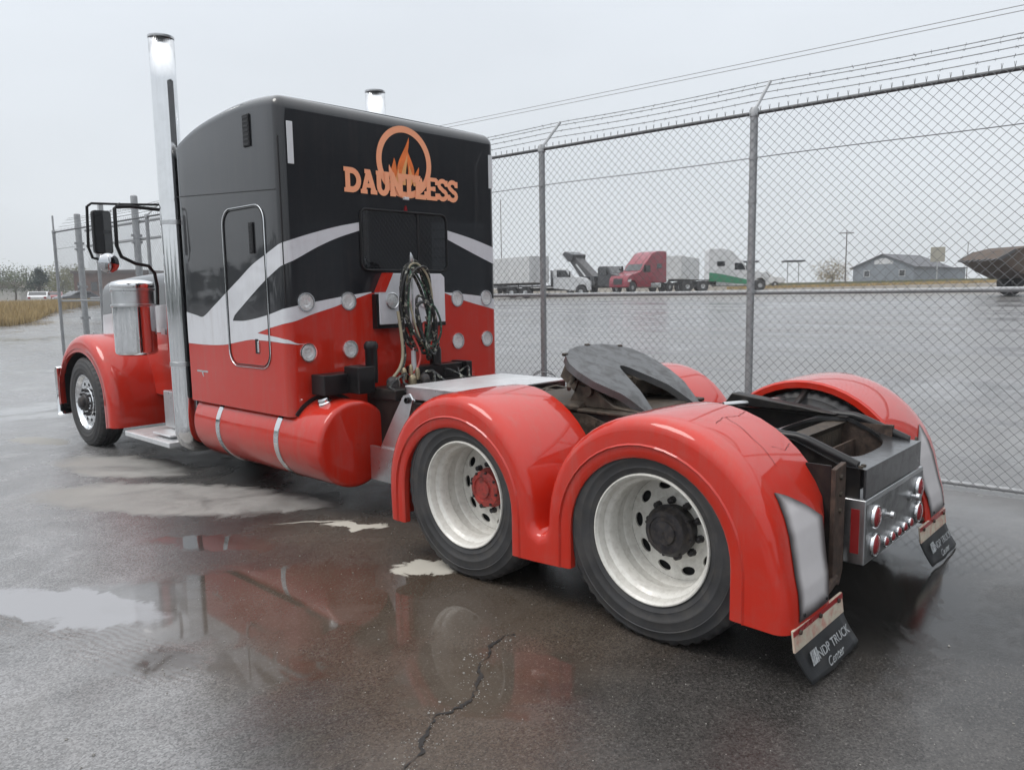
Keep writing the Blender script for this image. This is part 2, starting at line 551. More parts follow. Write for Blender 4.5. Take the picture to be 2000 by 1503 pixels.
    stone = t.rng(sv.outputs[0], 0.0, 1.0, 0.62, 1.42)
    # tyre tracks printed in the silt at the left
    trk_m = t.n('ShaderNodeMapping', vector_type='TEXTURE')
    trk_m.inputs['Rotation'].default_value = (0, 0, R_(-76))
    t.l(w2, trk_m.inputs[0])
    wav = t.n('ShaderNodeTexWave', wave_type='BANDS', bands_direction='Y')
    t.l(trk_m.outputs[0], wav.inputs['Vector'])
    wav.inputs['Scale'].default_value = 8.5
    wav.inputs['Distortion'].default_value = 3.0
    wav.inputs['Detail'].default_value = 3
    wav.inputs['Detail Scale'].default_value = 2.5
    trk = t.math('MULTIPLY', mxs([blob(w4, -2.92, 1.85, .62, .17, 104, .35), blob(w4, -3.3, 3.0, .5, .14, 104, .4)]), t.rng(fine.outputs[0], .35, .55))
    spk = t.rng(fine.outputs[0], 0.55, 0.75)
    c = t.mixc(t.math('MULTIPLY', spk, 0.6), c, (0.17, 0.16, 0.15))
    c = t.mixc(t.math('MULTIPLY', t.rng(grit.outputs[0], 0.60, 0.70), 0.55), c, (0.19, 0.18, 0.165))
    c = t.mixc(t.math('MULTIPLY', t.rng(grit.outputs[0], 0.40, 0.30), 0.6), c, (0.010, 0.010, 0.010))
    streak = t.n('ShaderNodeMapping')
    streak.inputs['Scale'].default_value = (0.9, 0.13, 1)
    streak.inputs['Rotation'].default_value = (0, 0, R_(-30))
    t.l(p, streak.inputs[0])
    sn = t.noise(streak.outputs[0], 0.6, 6, 0.6, 0.5)
    # sky reflection in the wet film at the left, painted as lighter ground
    lw = t.n('ShaderNodeSeparateXYZ')
    t.l(w, lw.inputs[0])
    side = t.math('ADD', lw.outputs[0], t.math('MULTIPLY', lw.outputs[1], -0.30))
    sky_sheen = t.math('MULTIPLY', t.rng(side, -2.85, -3.5, smooth=True), t.rng(mid.outputs[0], 0.25, 0.6, 0.75, 1.0))
    c = t.mixc(sky_sheen, c, t.mixc(t.rng(rag.outputs[0], .3, .7), t.mixc(grit.outputs[0], (0.105, 0.102, 0.10), (0.16, 0.157, 0.155)), t.mixc(grit.outputs[0], (0.23, 0.23, 0.235), (0.30, 0.30, 0.305))))
    c = t.mixc(t.math('MULTIPLY', t.math('MULTIPLY', trk, .6), t.rng(wav.outputs['Fac'], .35, .75)), c, (0.12, 0.10, 0.092))
    c = t.mixc(blob(w4, -2.93, 2.62, .62, .21, 115, .12), c, (0.28, 0.28, 0.29))  # pale puddle bed: the bright sky reflection put into its colour
    c = t.mixc(t.math('MULTIPLY', blob(w4, -2.86, 1.62, .16, .09, 110, .5), .8), c, (0.06, 0.05, 0.045))
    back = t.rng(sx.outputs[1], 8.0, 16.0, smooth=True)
    c = t.mixc(back, c, t.mixc(sn.outputs[0], (0.10, 0.10, 0.104), (0.34, 0.34, 0.35)))  # pale streaks paint the sky's wet reflection into the far ground
    vs_ = t.n('ShaderNodeVectorMath', operation='SCALE')
    t.l(c, vs_.inputs[0])
    t.l(t.mixf(pud, stone, 1.0), vs_.inputs['Scale'])
    c = vs_.outputs[0]
    silt = t.math('MULTIPLY', t.rng(big.outputs[0], .42, .62, smooth=True), t.rng(rag.outputs[0], .42, .6, smooth=True))
    c = t.mixc(t.math('MULTIPLY', silt, .22), c, t.mixc(fine.outputs[0], (.09, .078, .066), (.19, .17, .15)))
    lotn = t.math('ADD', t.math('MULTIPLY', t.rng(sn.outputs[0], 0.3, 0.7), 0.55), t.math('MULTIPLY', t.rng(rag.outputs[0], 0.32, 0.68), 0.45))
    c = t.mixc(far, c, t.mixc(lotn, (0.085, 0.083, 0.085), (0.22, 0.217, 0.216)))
    c = t.mixc(dirt, c, t.mixc(mid.outputs[0], (0.12, 0.10, 0.075), (0.20, 0.17, 0.13)))
    c = t.mixc(t.math('MULTIPLY', under_shade, 0.85), c, (0.010, 0.0095, 0.009))
    dryn = t.math('MULTIPLY', t.math('MULTIPLY', dry, t.rng(fine.outputs[0], 0.2, 0.5, 0.7, 1.0)), t.rng(rag.outputs[0], 0.30, 0.52, 0.35, 1.0))
    c = t.mixc(dryn, c, t.mixc(mid.outputs[0], (0.21, 0.205, 0.193), (0.34, 0.33, 0.312)))
    c = t.mixc(pale, c, t.mixc(mid.outputs[0], (0.36, 0.34, 0.29), (0.52, 0.49, 0.43)))
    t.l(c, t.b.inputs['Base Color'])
    wet = t.math('SUBTRACT', 1.0, t.math('MAXIMUM', t.math('MAXIMUM', dryn, pale), dirt), True)
    r = t.mixf(t.rng(mid.outputs[0], 0.35, 0.65), 0.10, 0.25)
    r = t.mixf(t.rng(rag.outputs[0], .35, .65), t.math('MULTIPLY', r, .8), t.math('ADD', r, .12))
    r = t.mixf(t.math('MULTIPLY', pud2, 0.9), r, 0.06)
    r = t.mixf(t.math('MULTIPLY', t.math('MULTIPLY', far, .8), t.math('SUBTRACT', 1.0, t.math('MULTIPLY', back, t.rng(sx.outputs[0], 40, 22)), True)), r, t.mixf(t.rng(sn.outputs[0], .35, .62), 0.16, 0.48))
    r = t.mixf(pud, r, 0.05)
    r = t.mixf(wet, 0.85, r)
    t.l(r, t.b.inputs['Roughness'])
    t.b.inputs['Specular IOR Level'].default_value = 0.5
    h = t.math('ADD', t.math('ADD', t.math('MULTIPLY', fine.outputs[0], 1.0), t.math('MULTIPLY', grit.outputs[0], 0.6)), t.math('ADD', t.math('MULTIPLY', sv.outputs[1], 0.10), t.math('MULTIPLY', t.math('MULTIPLY', trk, wav.outputs['Fac']), 0.4)))
    # tyre tread prints pressed across the wet film at lower left
    st = t.math('MULTIPLY', t.math('SUBTRACT', 1.0, pud), t.mixf(wet, 0.5, 0.32))
    st = t.math('MULTIPLY', st, t.mixf(pud2, 1.0, 0.15))
    t.bump(h, st, 0.006)
    return t.m
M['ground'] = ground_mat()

def build_ground():
    n = 330
    u = np.linspace(-1, 1, n)
    g = 1.1 * np.sinh(8.0 * u)
    xs = g + 2.0
    ys = g + 4.0
    vs = []
    for y in ys:
        for x in xs:
            vs.append((x, y, terr(x, y)))
    me = bpy.data.meshes.new('ground')
    idx = np.arange(n * n).reshape(n, n)
    f = np.stack([idx[:-1, :-1], idx[:-1, 1:], idx[1:, 1:], idx[1:, :-1]], -1).reshape(-1, 4)
    me.from_pydata(vs, [], f.tolist())
    me.polygons.foreach_set('use_smooth', [True] * len(me.polygons))
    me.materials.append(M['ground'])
    o = bpy.data.objects.new('ground', me)
    COL.objects.link(o)
    o['kind'] = 'structure'
build_ground()

# ================================================================== the truck
truck = thing('semi_truck', 'red and black sleeper tractor without trailer parked along the fence', 'truck')
YS, WS, YE = 3.226, 1.142, 4.96         # sleeper rear plane, half width, front
RC = 0.075
ARC = RC * PI / 2
H2 = ARC / 2
ROOF = [(3.2, 3.135), (3.31, 3.165), (3.55, 3.19), (3.8, 3.198), (4.06, 3.188), (4.42, 3.155), (4.66, 3.115), (4.86, 3.06), (4.96, 3.02)]
def plan_pt(x, y, inset):
    return x, y
def sleeper_outline(inset):
    """closed plan outline, starts mid front, symmetric"""
    w, y0, y1, r = WS - inset, YS + inset, YE - inset, max(0.012, RC - inset * 0.6)
    pts = []
    def arc(cx, cy, a0, a1, k=6):
        for i in range(k + 1):
            a = a0 + (a1 - a0) * i / k
            pts.append((cx + r * math.cos(a), cy + r * math.sin(a)))
    left = []
    arc(-w + r, y1 - r, PI / 2, PI)            # front-left corner
    for i in range(1, 14):
        pts.append((-w, lerp(y1 - r, y0 + r, i / 14)))
    arc(-w + r, y0 + r, PI, 1.5 * PI)
    half = list(pts)
    right = [(-x, y) for x, y in reversed(half)]
    mid = [(lerp(-w + r, w - r, i / 10), y0) for i in range(1, 10)]
    return half, mid, right
body = MB()
rr = 0.085
rows = []
for z in (0.757, 0.775, 1.2, 1.7, 2.2, 2.7):
    ins = 0.012 if z < 0.76 else 0.0
    h, mi_, r_ = sleeper_outline(ins)
    rows.append([(x, y, z) for x, y in h + mi_ + r_])
for k in range(0, 7):
    a = k / 6 * PI / 2
    ins = rr * (1 - math.cos(a))
    h, mi_, r_ = sleeper_outline(ins)
    rows.append([(x, y, curve(ROOF, y) - rr + rr * math.sin(a)) for x, y in h + mi_ + r_])
body.grid(rows, closed=True)
h, mi_, r_ = sleeper_outline(rr)
capr = []
for (x, y), (x2, y2) in zip(h, reversed(r_)):
    capr.append([(lerp(x, x2, q / 8), y, curve(ROOF, y) + 0.025 * math.sin(PI * q / 8) * min(1, (y - YS) * 3)) for q in range(9)])
body.grid(capr)
body.add([(x, y, 0.757) for x, y in [(-1.1, YS + .02), (1.1, YS + .02), (1.1, YE - .02), (-1.1, YE - .02)]], [(0, 1, 2, 3)])
sleeper = body.build('sleeper', M['black'], truck, smooth=40, weld=0.0015)

def wrap(u, z, off):
    """(u, z) on the sleeper's skin: u<0 left side towards the front, u>0 across the back"""
    L = 2 * WS - 2 * RC
    if u <= -H2:
        return (-WS - off, YS + RC + (-u - H2), z)
    if u < H2:
        a = PI + (u + H2) / RC
        return (-WS + RC + (RC + off) * math.cos(a), YS + RC + (RC + off) * math.sin(a), z)
    if u <= H2 + L:
        return (-WS + RC + (u - H2), YS - off, z)
    if u < H2 + L + ARC:
        a = 1.5 * PI + (u - H2 - L) / RC
        return (WS - RC + (RC + off) * math.cos(a), YS + RC + (RC + off) * math.sin(a), z)
    return (WS + off, YS + RC + (u - H2 - L - ARC), z)
def us(y): return -(y - YS - RC) - H2          # from a side y
def ur(x): return x + WS - RC + H2             # from a rear x
def band(name, lo, hi, u0, u1, material, off, step=0.03, rowsn=2):
    us_ = set(np.arange(u0, u1, step).tolist() + [u1])
    for k in range(13):
        q = -H2 + ARC * k / 12
        if u0 < q < u1: us_.add(q)
    for k in range(13):
        q = H2 + 2 * WS - 2 * RC + ARC * k / 12
        if u0 < q < u1: us_.add(q)
    us_ = sorted(us_)
    g = []
    for u in us_:
        a, b = lo(u), hi(u)
        if b < a: b = a
        g.append([wrap(u, lerp(a, b, k / rowsn), off) for k in range(rowsn + 1)])
    mb = MB()
    mb.grid(g)
    return mb.build(name, material, sleeper, smooth=50)
upTop = sorted([(us(y), z) for y, z in [(4.95, 1.565), (4.70, 1.53), (4.589, 1.518), (4.40, 1.60), (4.166, 1.711), (3.91, 1.831), (3.703, 1.93), (3.477, 2.008)]] + [(ur(x), z) for x, z in [(-1.024, 2.121), (-0.842, 2.175), (-0.653, 2.224), (-0.448, 2.266)]])
upBot = sorted([(us(y), z) for y, z in [(4.056, 1.495), (4.03, 1.53), (3.904, 1.601), (3.695, 1.714), (3.497, 1.814)]] + [(ur(x), z) for x, z in [(-1.051, 1.958), (-0.849, 2.058), (-0.657, 2.136), (-0.448, 2.201)]])
lowTop = sorted([(us(y), z) for y, z in [(4.056, 1.49), (3.85, 1.494), (3.526, 1.538)]] + [(ur(x), z) for x, z in [(-1.035, 1.615), (-0.778, 1.655), (-0.584, 1.682), (-0.36, 1.708)]])
lowBot = sorted([(us(y), z) for y, z in [(3.674, 1.397), (3.538, 1.43)]] + [(ur(x), z) for x, z in [(-1.086, 1.493), (-0.927, 1.542), (-0.729, 1.592), (-0.655, 1.614), (-0.36, 1.70)]])
redTop = sorted([(us(y), z) for y, z in [(4.95, 1.28), (4.565, 1.275), (4.238, 1.286), (4.006, 1.315), (3.777, 1.343), (3.674, 1.343)]])
LBx = [(0.42, 1.70), (0.736, 1.609), (1.06, 1.535), (1.147, 1.514)]
RB = [(ur(x), z) for x, z in LBx]
u_wedge = us(3.674)
u_end = ur(1.142) + 1.7
def red_hi(u):
    if u < u_wedge: return curve(redTop, u)
    if u < ur(-0.36): return curve(lowBot, u)
    if u < ur(0.42): return 1.70
    return curve(RB, u)
band('red_panel', lambda u: 0.763, red_hi, us(4.90), u_end, M['red'], 0.0015)
S1 = us(4.056)
band('paint_stripe', lambda u: curve(redTop, u), lambda u: curve(upTop, u), us(4.90), S1, M['white_stripe'], 0.003)
band('paint_stripe', lambda u: curve(upBot, u), lambda u: curve(upTop, u), S1, ur(-0.448), M['white_stripe'], 0.003)
band('paint_stripe', lambda u: curve(redTop, u) if u < u_wedge else curve(lowBot, u), lambda u: curve(lowTop, u), S1, ur(-0.355), M['white_stripe'], 0.003)
spT = sorted([(us(3.70), 1.40), (us(3.496), 1.384), (ur(-1.197 + .06), 1.357), (ur(-1.069), 1.326), (ur(-1.0), 1.318)])
spB = sorted([(us(3.70), 1.343), (us(3.50), 1.340), (ur(-1.197 + .06), 1.328), (ur(-1.069), 1.318), (ur(-1.0), 1.3175)])
band('paint_stripe', lambda u: curve(spB, u), lambda u: curve(spT, u), us(3.69), ur(-1.0), M['white_stripe'], 0.0045)
rT = [(ur(x), z) for x, z in [(0.502, 2.246), (0.808, 2.186), (1.06, 2.122), (1.148, 2.097)]]
rB = [(ur(x), z) for x, z in [(0.499, 2.169), (0.804, 2.059), (1.06, 1.97), (1.144, 1.946)]]
band('paint_stripe', lambda u: curve(rB, u), lambda u: curve(rT, u), ur(0.502), u_end - 1.4, M['white_stripe'], 0.003)
qT = [(ur(x), z) for x, z in [(0.421, 1.70), (0.865, 1.661), (1.06, 1.633), (1.15, 1.618)]]
band('paint_stripe', lambda u: curve(RB, u), lambda u: curve(qT, u), ur(0.421), u_end - 1.4, M['white_stripe'], 0.003)

def rrect(cx, cy, w, h, r, k=6):
    pts = []
    for sx, sy, a0 in ((1, 1, 0), (-1, 1, PI / 2), (-1, -1, PI), (1, -1, 1.5 * PI)):
        for i in range(k + 1):
            a = a0 + PI / 2 * i / k
            pts.append((cx + sx * (w / 2 - r) + r * math.cos(a), cy + sy * (h / 2 - r) + r * math.sin(a)))
    return pts
# side access door with bright trim, vents, latch
dc = ((3.475 + 4.145) / 2, (1.12 + 2.39) / 2)
pts = rrect(dc[0], dc[1], 0.66, 1.27, 0.13, 7)
side_door = MB().tube([(-WS - 0.007, y, z) for y, z in pts], 0.0042, 6, closed=True).build('door_trim', M['chrome'], sleeper)
MB().tube([(-WS - 0.005, y, z) for y, z in rrect(dc[0], dc[1], 0.625, 1.235, 0.115, 7)], 0.004, 5, closed=True).build('door_gap', M['seam'], sleeper)
def louver(y0, y1, z0, z1):
    fr = MB()
    fr.prism([(y0, z0), (y1, z0), (y1, z1), (y0, z1)], 'x', -WS - 0.012, -WS + 0.004)
    f = fr.build('vent', M['plastic_black'], sleeper, bevel=0.004)
    s = MB()
    for k in range(7):
        z = lerp(z0 + .02, z1 - .02, k / 6)
        s.bx(-WS - 0.0145, -WS - 0.0115, y0 + .012, y1 - .012, z - .008, z + .006)
    s.build('vent_slat', M['satin_black'], f)
louver(3.615, 3.715, 2.83, 3.07)
louver(3.645, 3.71, 2.02, 2.26)
MB().prism([(3.66, 1.235), (3.71, 1.235), (3.71, 1.35), (3.66, 1.35)], 'x', -WS - 0.006, -WS + .002).build('latch_recess', M['plastic_black'], sleeper)
MB().prism([(3.64, 1.245), (3.665, 1.245), (3.665, 1.335), (3.64, 1.335)], 'x', -WS - 0.016, -WS + .002).build('door_latch', M['chrome'], sleeper, bevel=.004)
# panel seam and rear corner joint
MB().tube([(-WS - 0.001, y, lerp(2.478, 2.571, (y - 3.353) / 1.6)) for y in np.linspace(3.30, 4.93, 12)], 0.004, 5).build('panel_seam', M['seam'], sleeper)
cor = MB()
cor.tube([wrap(-0.012, z, 0.0005) for z in np.linspace(1.62, 2.86, 8)], 0.006, 5)
cor.build('corner_seam', M['seam'], sleeper)
# reflectors on the rear corners
for x in (-1.046, 1.075):
    MB().bx(x - 0.025, x + 0.025, YS - 0.008, YS, 2.66, 2.967).build('reflector_strip', M['reflector'], sleeper, bevel=0.003)
# rear window
wx, wz, ww, wh = 0.025, 2.13, 0.935, 0.49
pts = rrect(wx, wz, ww, wh, 0.06, 6)
win = MB().tube([(x, YS - 0.006, z) for x, z in pts], 0.011, 8, closed=True).build('rear_window', M['plastic_black'], sleeper)
MB().prism([(x, z) for x, z in rrect(wx - .164, wz, 0.578, wh - .018, 0.05, 5)], 'y', YS - 0.006, YS - 0.001).build('window_pane', M['glass_dark'], win)
MB().prism([(x, z) for x, z in rrect(wx + .302, wz, 0.33, wh - .018, 0.05, 5)], 'y', YS - 0.004, YS - 0.001).build('window_pane', M['glass_dark'], win)
MB().bx(0.150, 0.172, YS - 0.011, YS - 0.001, wz - wh / 2 + .012, wz + wh / 2 - .012).build('window_divider', M['seam'], win)
# round lights
def round_light(x, z, r=0.068, y=YS, parent=None, lens=None):
    b = MB().lathe([(r * 1.08, 0.002), (r * 1.12, -0.006), (r * 1.07, -0.014), (r * 0.96, -0.014), (r * 0.94, -0.008)], (x, y, z), 'y', 28).build('round_light', M['chrome'], parent or sleeper, smooth=50)
    q = MB().lathe([(r * 0.93, -0.006), (r * 0.84, -0.010), (r * 0.83, -0.007), (r * 0.5, -0.011), (r * .46, -.008), (r * .2, -.011), (0.002, -0.011)], (x, y, z), 'y', 28).build('lens', lens or M['lens_clear'], b, smooth=60)
    return b
for z in (1.637, 1.250):
    for x in (-0.975, -0.587, 0.606, 0.984):
        round_light(x, z)
# white box panel in the middle of the back wall, its upper corner red
pb = MB().prism([(-0.325, 1.437), (0.40, 1.437), (0.40, 1.83), (0.36, 1.86), (-0.24, 1.86), (-0.325, 1.70)], 'y', YS - 0.07, YS - 0.001).build('connector_panel', M['white_stripe'], sleeper, bevel=0.006)
MB().prism([(-0.329, 1.705), (-0.244, 1.863), (-0.175, 1.863), (-0.262, 1.705)], 'y', YS - 0.0725, YS - 0.003).build('red_corner', M['red'], pb)
MB().bx(-0.335, 0.41, YS - 0.06, YS - 0.002, 1.405, 1.436).build('panel_side_and_shadow', M['satin_black'], pb)  # black strip standing in for the shadow under the panel
MB().bx(-0.352, -0.326, YS - 0.06, YS - 0.002, 1.405, 1.69).build('panel_side_and_shadow', M['satin_black'], pb)  # black left side of the panel
for x in (-0.195, 0.165):
    b = MB().lathe([(0.066, 0.0), (0.070, -0.008), (0.062, -0.012), (0.056, -0.004)], (x, YS - 0.07, 1.632), 'y', 24).build('round_socket', M['alu'], pb)
    MB().lathe([(0.056, -0.004), (0.045, -0.010), (0.002, -0.012)], (x, YS - 0.07, 1.632), 'y', 24).build('lens', M['lens_clear'], b, smooth=60)
# dark strip standing in for the shadowed gap round the tank cut-out in the lower left of the back wall
TX, TZ, TR = -0.83, 0.557, 0.335
sl = MB()
for k in range(20):
    a0, a1 = R_(38 + k * 104 / 20), R_(38 + (k + 1) * 104 / 20)
    q = []
    for a, r in ((a0, TR + .004), (a1, TR + .004), (a1, TR + .032), (a0, TR + .032)):
        q.append((TX + r * math.cos(a), TZ + r * math.sin(a)))
    q = [(max(-WS + .002, x), max(.76, z)) for x, z in q]
    sl.prism(q, 'y', YS - 0.012, YS - 0.0025)
sl.build('tank_cutout_gap', M['seam'], sleeper, smooth=0)

# ---- logo and lettering
logo = MB()
cx, cz, ro, ri = 0.040, 2.787, 0.297, 0.243
n = 64
for k in range(n):
    a0, a1 = 2 * PI * k / n, 2 * PI * (k + 1) / n
    logo.add([(cx + r * math.cos(a), YS - y, cz + r * math.sin(a)) for r, a, y in ((ri, a0, .004), (ri, a1, .004), (ro, a1, .004), (ro, a0, .004))], [(0, 1, 2, 3)])
logo = logo.build('ring_emblem', M['orange'], sleeper, smooth=0)
def tongue(x, z, w, hgt, lean, curl, off, material, seg=10):
    mb = MB()
    L, Rr = [], []
    for k in range(seg + 1):
        t = k / seg
        c = x + lean * t + curl * math.sin(t * PI * 1.5) * 0.6
        ww_ = w * (1 - t) ** 0.8 * (0.55 + 0.9 * math.sin(min(1, t * 1.6) * PI / 2) * (1 - t * 0.35))
        L.append((c - ww_ / 2, YS - off, z + hgt * t))
        Rr.append((c + ww_ / 2, YS - off, z + hgt * t))
    mb.grid([L, Rr])
    return mb.build('flame_tongue', material, logo, smooth=0)
o_ = 0.0046
for (x, z, w, hh, ln, cu, mt) in [(0.01, 2.60, 0.105, 0.40, 0.055, -0.045, 'flame'), (0.085, 2.60, 0.085, 0.33, 0.0, 0.040, 'flame'), (-0.055, 2.60, 0.09, 0.215, -0.03, -0.02, 'flame'), (-0.10, 2.60, 0.07, 0.155, -0.02, 0.012, 'orange'),
                                  (0.15, 2.60, 0.07, 0.165, 0.035, -0.014, 'flame'), (0.195, 2.58, 0.06, 0.10, 0.03, 0.01, 'orange'), (-0.145, 2.60, 0.05, 0.085, -0.02, 0.006, 'orange'),
                                  (0.028, 2.60, 0.055, 0.26, 0.028, -0.022, 'flame_light'), (0.09, 2.60, 0.045, 0.17, 0.01, 0.018, 'flame_light'), (-0.03, 2.60, 0.04, 0.13, -0.012, -0.012, 'flame_light'), (0.14, 2.60, 0.035, 0.10, 0.015, -0.01, 'flame_light')]:
    tongue(x, z, w, hh, ln, cu, o_, M[mt])
    o_ += 0.0003

def stroke_letter(mb, strokes, x0, z0, sx, sz, off):
    """strokes: polylines with width in unit box; each stroke sits a hair proud of the last"""
    k = 0
    for st in strokes:
        w, pts = st[0], [Vector((p[0] * sx, p[1] * sz)) for p in st[1]]
        L, Rr = [], []
        for i, p in enumerate(pts):
            d = (pts[min(i + 1, len(pts) - 1)] - pts[max(i - 1, 0)])
            d.normalize()
            nn = Vector((-d.y, d.x)) * (w * 0.5)
            L.append((x0 + p.x + nn.x, YS - off - k * 0.0002, z0 + p.y + nn.y))
            Rr.append((x0 + p.x - nn.x, YS - off - k * 0.0002, z0 + p.y - nn.y))
        mb.grid([L, Rr])
        k += 1
def arcp(cx, cy, rx, ry, a0, a1, k=10):
    return [(cx + rx * math.cos(R_(lerp(a0, a1, i / k))), cy + ry * math.sin(R_(lerp(a0, a1, i / k)))) for i in range(k + 1)]
T, S_ = 0.046, 0.034       # stem and slab widths (m)
LET = {
 'D': [(T, [(.22, 0), (.22, 1)]), (T, [(.2, .91)] + arcp(.45, .5, .42, .41, 80, -80) + [(.2, .09)]), (S_, [(0, .06), (.5, .06)]), (S_, [(0, .94), (.5, .94)])],
 'A': [(T * .9, [(.16, .04), (.5, .98)]), (T, [(.84, .04), (.48, .98)]), (S_, [(.25, .33), (.75, .33)]), (S_, [(-.02, .06), (.40, .06)]), (S_, [(.60, .06), (1.02, .06)]), (S_, [(.25, .94), (.6, .94)])],
 'U': [(T, [(.2, 1), (.2, .4)] + arcp(.5, .38, .3, .31, 180, 360) + [(.8, .4), (.8, 1)]), (S_, [(0, .94), (.42, .94)]), (S_, [(.6, .94), (1, .94)])],
 'N': [(T, [(.2, 0), (.2, 1)]), (T, [(.8, 0), (.8, 1)]), (T, [(.18, .96), (.82, .06)]), (S_, [(0, .06), (.42, .06)]), (S_, [(0, .94), (.34, .94)]), (S_, [(.6, .94), (1, .94)])],
 'T': [(T, [(.5, 0), (.5, 1)]), (S_ * 1.2, [(.02, .93), (.98, .93)]), (S_, [(.28, .06), (.72, .06)]), (S_, [(.05, .98), (.05, .70)]), (S_, [(.95, .98), (.95, .70)])],
 'L': [(T, [(.25, 0), (.25, 1)]), (S_, [(.02, .94), (.5, .94)]), (S_ * 1.2, [(.02, .07), (.95, .07)]), (S_, [(.93, .02), (.93, .36)])],
 'E': [(T, [(.22, 0), (.22, 1)]), (S_, [(.02, .94), (.95, .94)]), (S_, [(.2, .51), (.72, .51)]), (S_, [(.02, .06), (.95, .06)]), (S_, [(.92, .98), (.92, .70)]), (S_, [(.92, .02), (.92, .32)]), (S_ * .9, [(.70, .62), (.70, .40)])],
 'S': [(T * .86, [(.86, .74)] + arcp(.5, .74, .34, .19, 20, 250, 9) + arcp(.5, .27, .36, .20, 80, -160, 9)), (S_, [(.86, .97), (.86, .68)]), (S_, [(.12, .32), (.12, .03)])],
}
word = MB()
adv = [('D', .155), ('A', .150), ('U', .135), ('N', .135), ('T', .125), ('L', .125), ('E', .125), ('S', .118), ('S', .118)]
tot = sum(a for _, a in adv)
x = -0.585
kx = 1.225 / tot
for i, (c, a) in enumerate(adv):
    stroke_letter(word, LET[c], x, 2.502, a * kx * 1.02, 0.182, 0.0090 + (i % 2) * 0.0016)
    x += a * kx
word.build('lettering', M['orange'], sleeper, smooth=0)
MB().bx(0.008, 0.058, YS - 0.03, YS - .001, 2.475, 2.50).build('marker_lamp', M['reflector'], sleeper, bevel=.004)
MB().prism([(0.015, 2.385), (0.042, 2.385), (0.030, 2.43)], 'y', YS - 0.02, YS - .001).build('red_marker', M['lens_red'], sleeper)
# faint small emblem low on the side
em = MB()
for k, (y0, z0, z1) in enumerate([(4.72, 1.03, 1.045), (4.62, 1.03, 1.045)]):
    em.prism([(y0 - .06, z0), (y0 + .05, z0), (y0 + .05, z1), (y0 - .06, z1)], 'x', -WS - .0035, -WS - .0025)
em.prism([(4.64, .99), (4.655, .99), (4.68, 1.03), (4.655, 1.03)], 'x', -WS - .0035, -WS - .0025)
em.build('side_emblem', M['white_ink'], sleeper, smooth=0)

# ---- cab, hood, front fenders
cab = MB()
cab.prism([(4.98, 0.70), (6.10, 0.70), (6.16, 1.2), (6.10, 1.90), (5.75, 2.62), (5.5, 2.72), (4.98, 2.74)], 'x', -0.82, 0.82)
cab = cab.build('cab', M['red'], truck, bevel=0.05, seg=4)
up = MB().prism([(5.02, 1.95), (6.075, 1.95), (5.745, 2.60), (5.5, 2.69), (5.02, 2.70)], 'x', -0.824, 0.824).build('upper_panel', M['black'], cab, bevel=.02)
for s in (-1, 1):
    MB().prism([(5.25, 1.98), (5.98, 1.98), (5.72, 2.5), (5.25, 2.52)], 'x', s * 0.825, s * 0.829).build('door_window', M['glass_dark'], cab)
wsd = MB()
wsd.add([(-0.72, 6.105, 1.95), (0.72, 6.105, 1.95), (0.66, 5.78, 2.58), (-0.66, 5.78, 2.58)], [(0, 1, 2, 3)])
wsd.build('windscreen', M['glass_dark'], cab)
hood = MB()
rows = []
for k in range(9):
    t = k / 8
    y = lerp(6.12, 8.52, t)
    wt_, wb_ = lerp(0.72, 0.575, t), lerp(0.75, 0.60, t)
    zt = lerp(1.97, 1.90, t) + 0.02 * math.sin(PI * t)
    r = 0.16
    ring = [(-wb_, y, 0.62), (-wb_, y, 1.2), (-wt_, y, zt - r)]
    for q in range(1, 6):
        a = q / 6 * PI / 2
        ring.append((-wt_ + r * (1 - math.cos(a)), y, zt - r + r * math.sin(a)))
    for q in range(0, 7):
        ring.append((lerp(-wt_ + r, wt_ - r, q / 6), y, zt + 0.025 * math.sin(PI * q / 6)))
    ring += [(-a_, b_, c_) for a_, b_, c_ in reversed(ring[:8])]
    rows.append(ring)
hood.grid(rows)
hood.add(rows[-1], [tuple(range(len(rows[-1])))])
hood = hood.build('hood', M['black'], truck, smooth=40)
for s in (-1, 1):
    hp = MB()
    g1, g2 = [], []
    for k in range(17):
        t = k / 16
        y = lerp(6.14, 8.51, t)
        wb_ = lerp(0.75, 0.60, t) + .004
        wt_ = lerp(0.72, 0.575, t) + .004
        zl = lerp(1.33, 1.24, t)
        zu = zl + lerp(.30, .24, t)
        def xx(z): return wb_ if z <= 1.2 else lerp(wb_, wt_, (z - 1.2) / .6)
        g1.append([(s * xx(z), y, z) for z in (0.63, 1.2, zl)])
        g2.append([(s * (xx(z) + .0015), y, z) for z in (zl, zu)])
    hp.grid(g1)
    hp.build('red_panel', M['red'], hood)
    MB().grid(g2).build('paint_stripe', M['white_stripe'], hood)
MB().bx(-0.46, 0.46, 8.53, 8.60, 0.75, 1.86).build('grille_shell', M['chrome'], truck, bevel=.03)

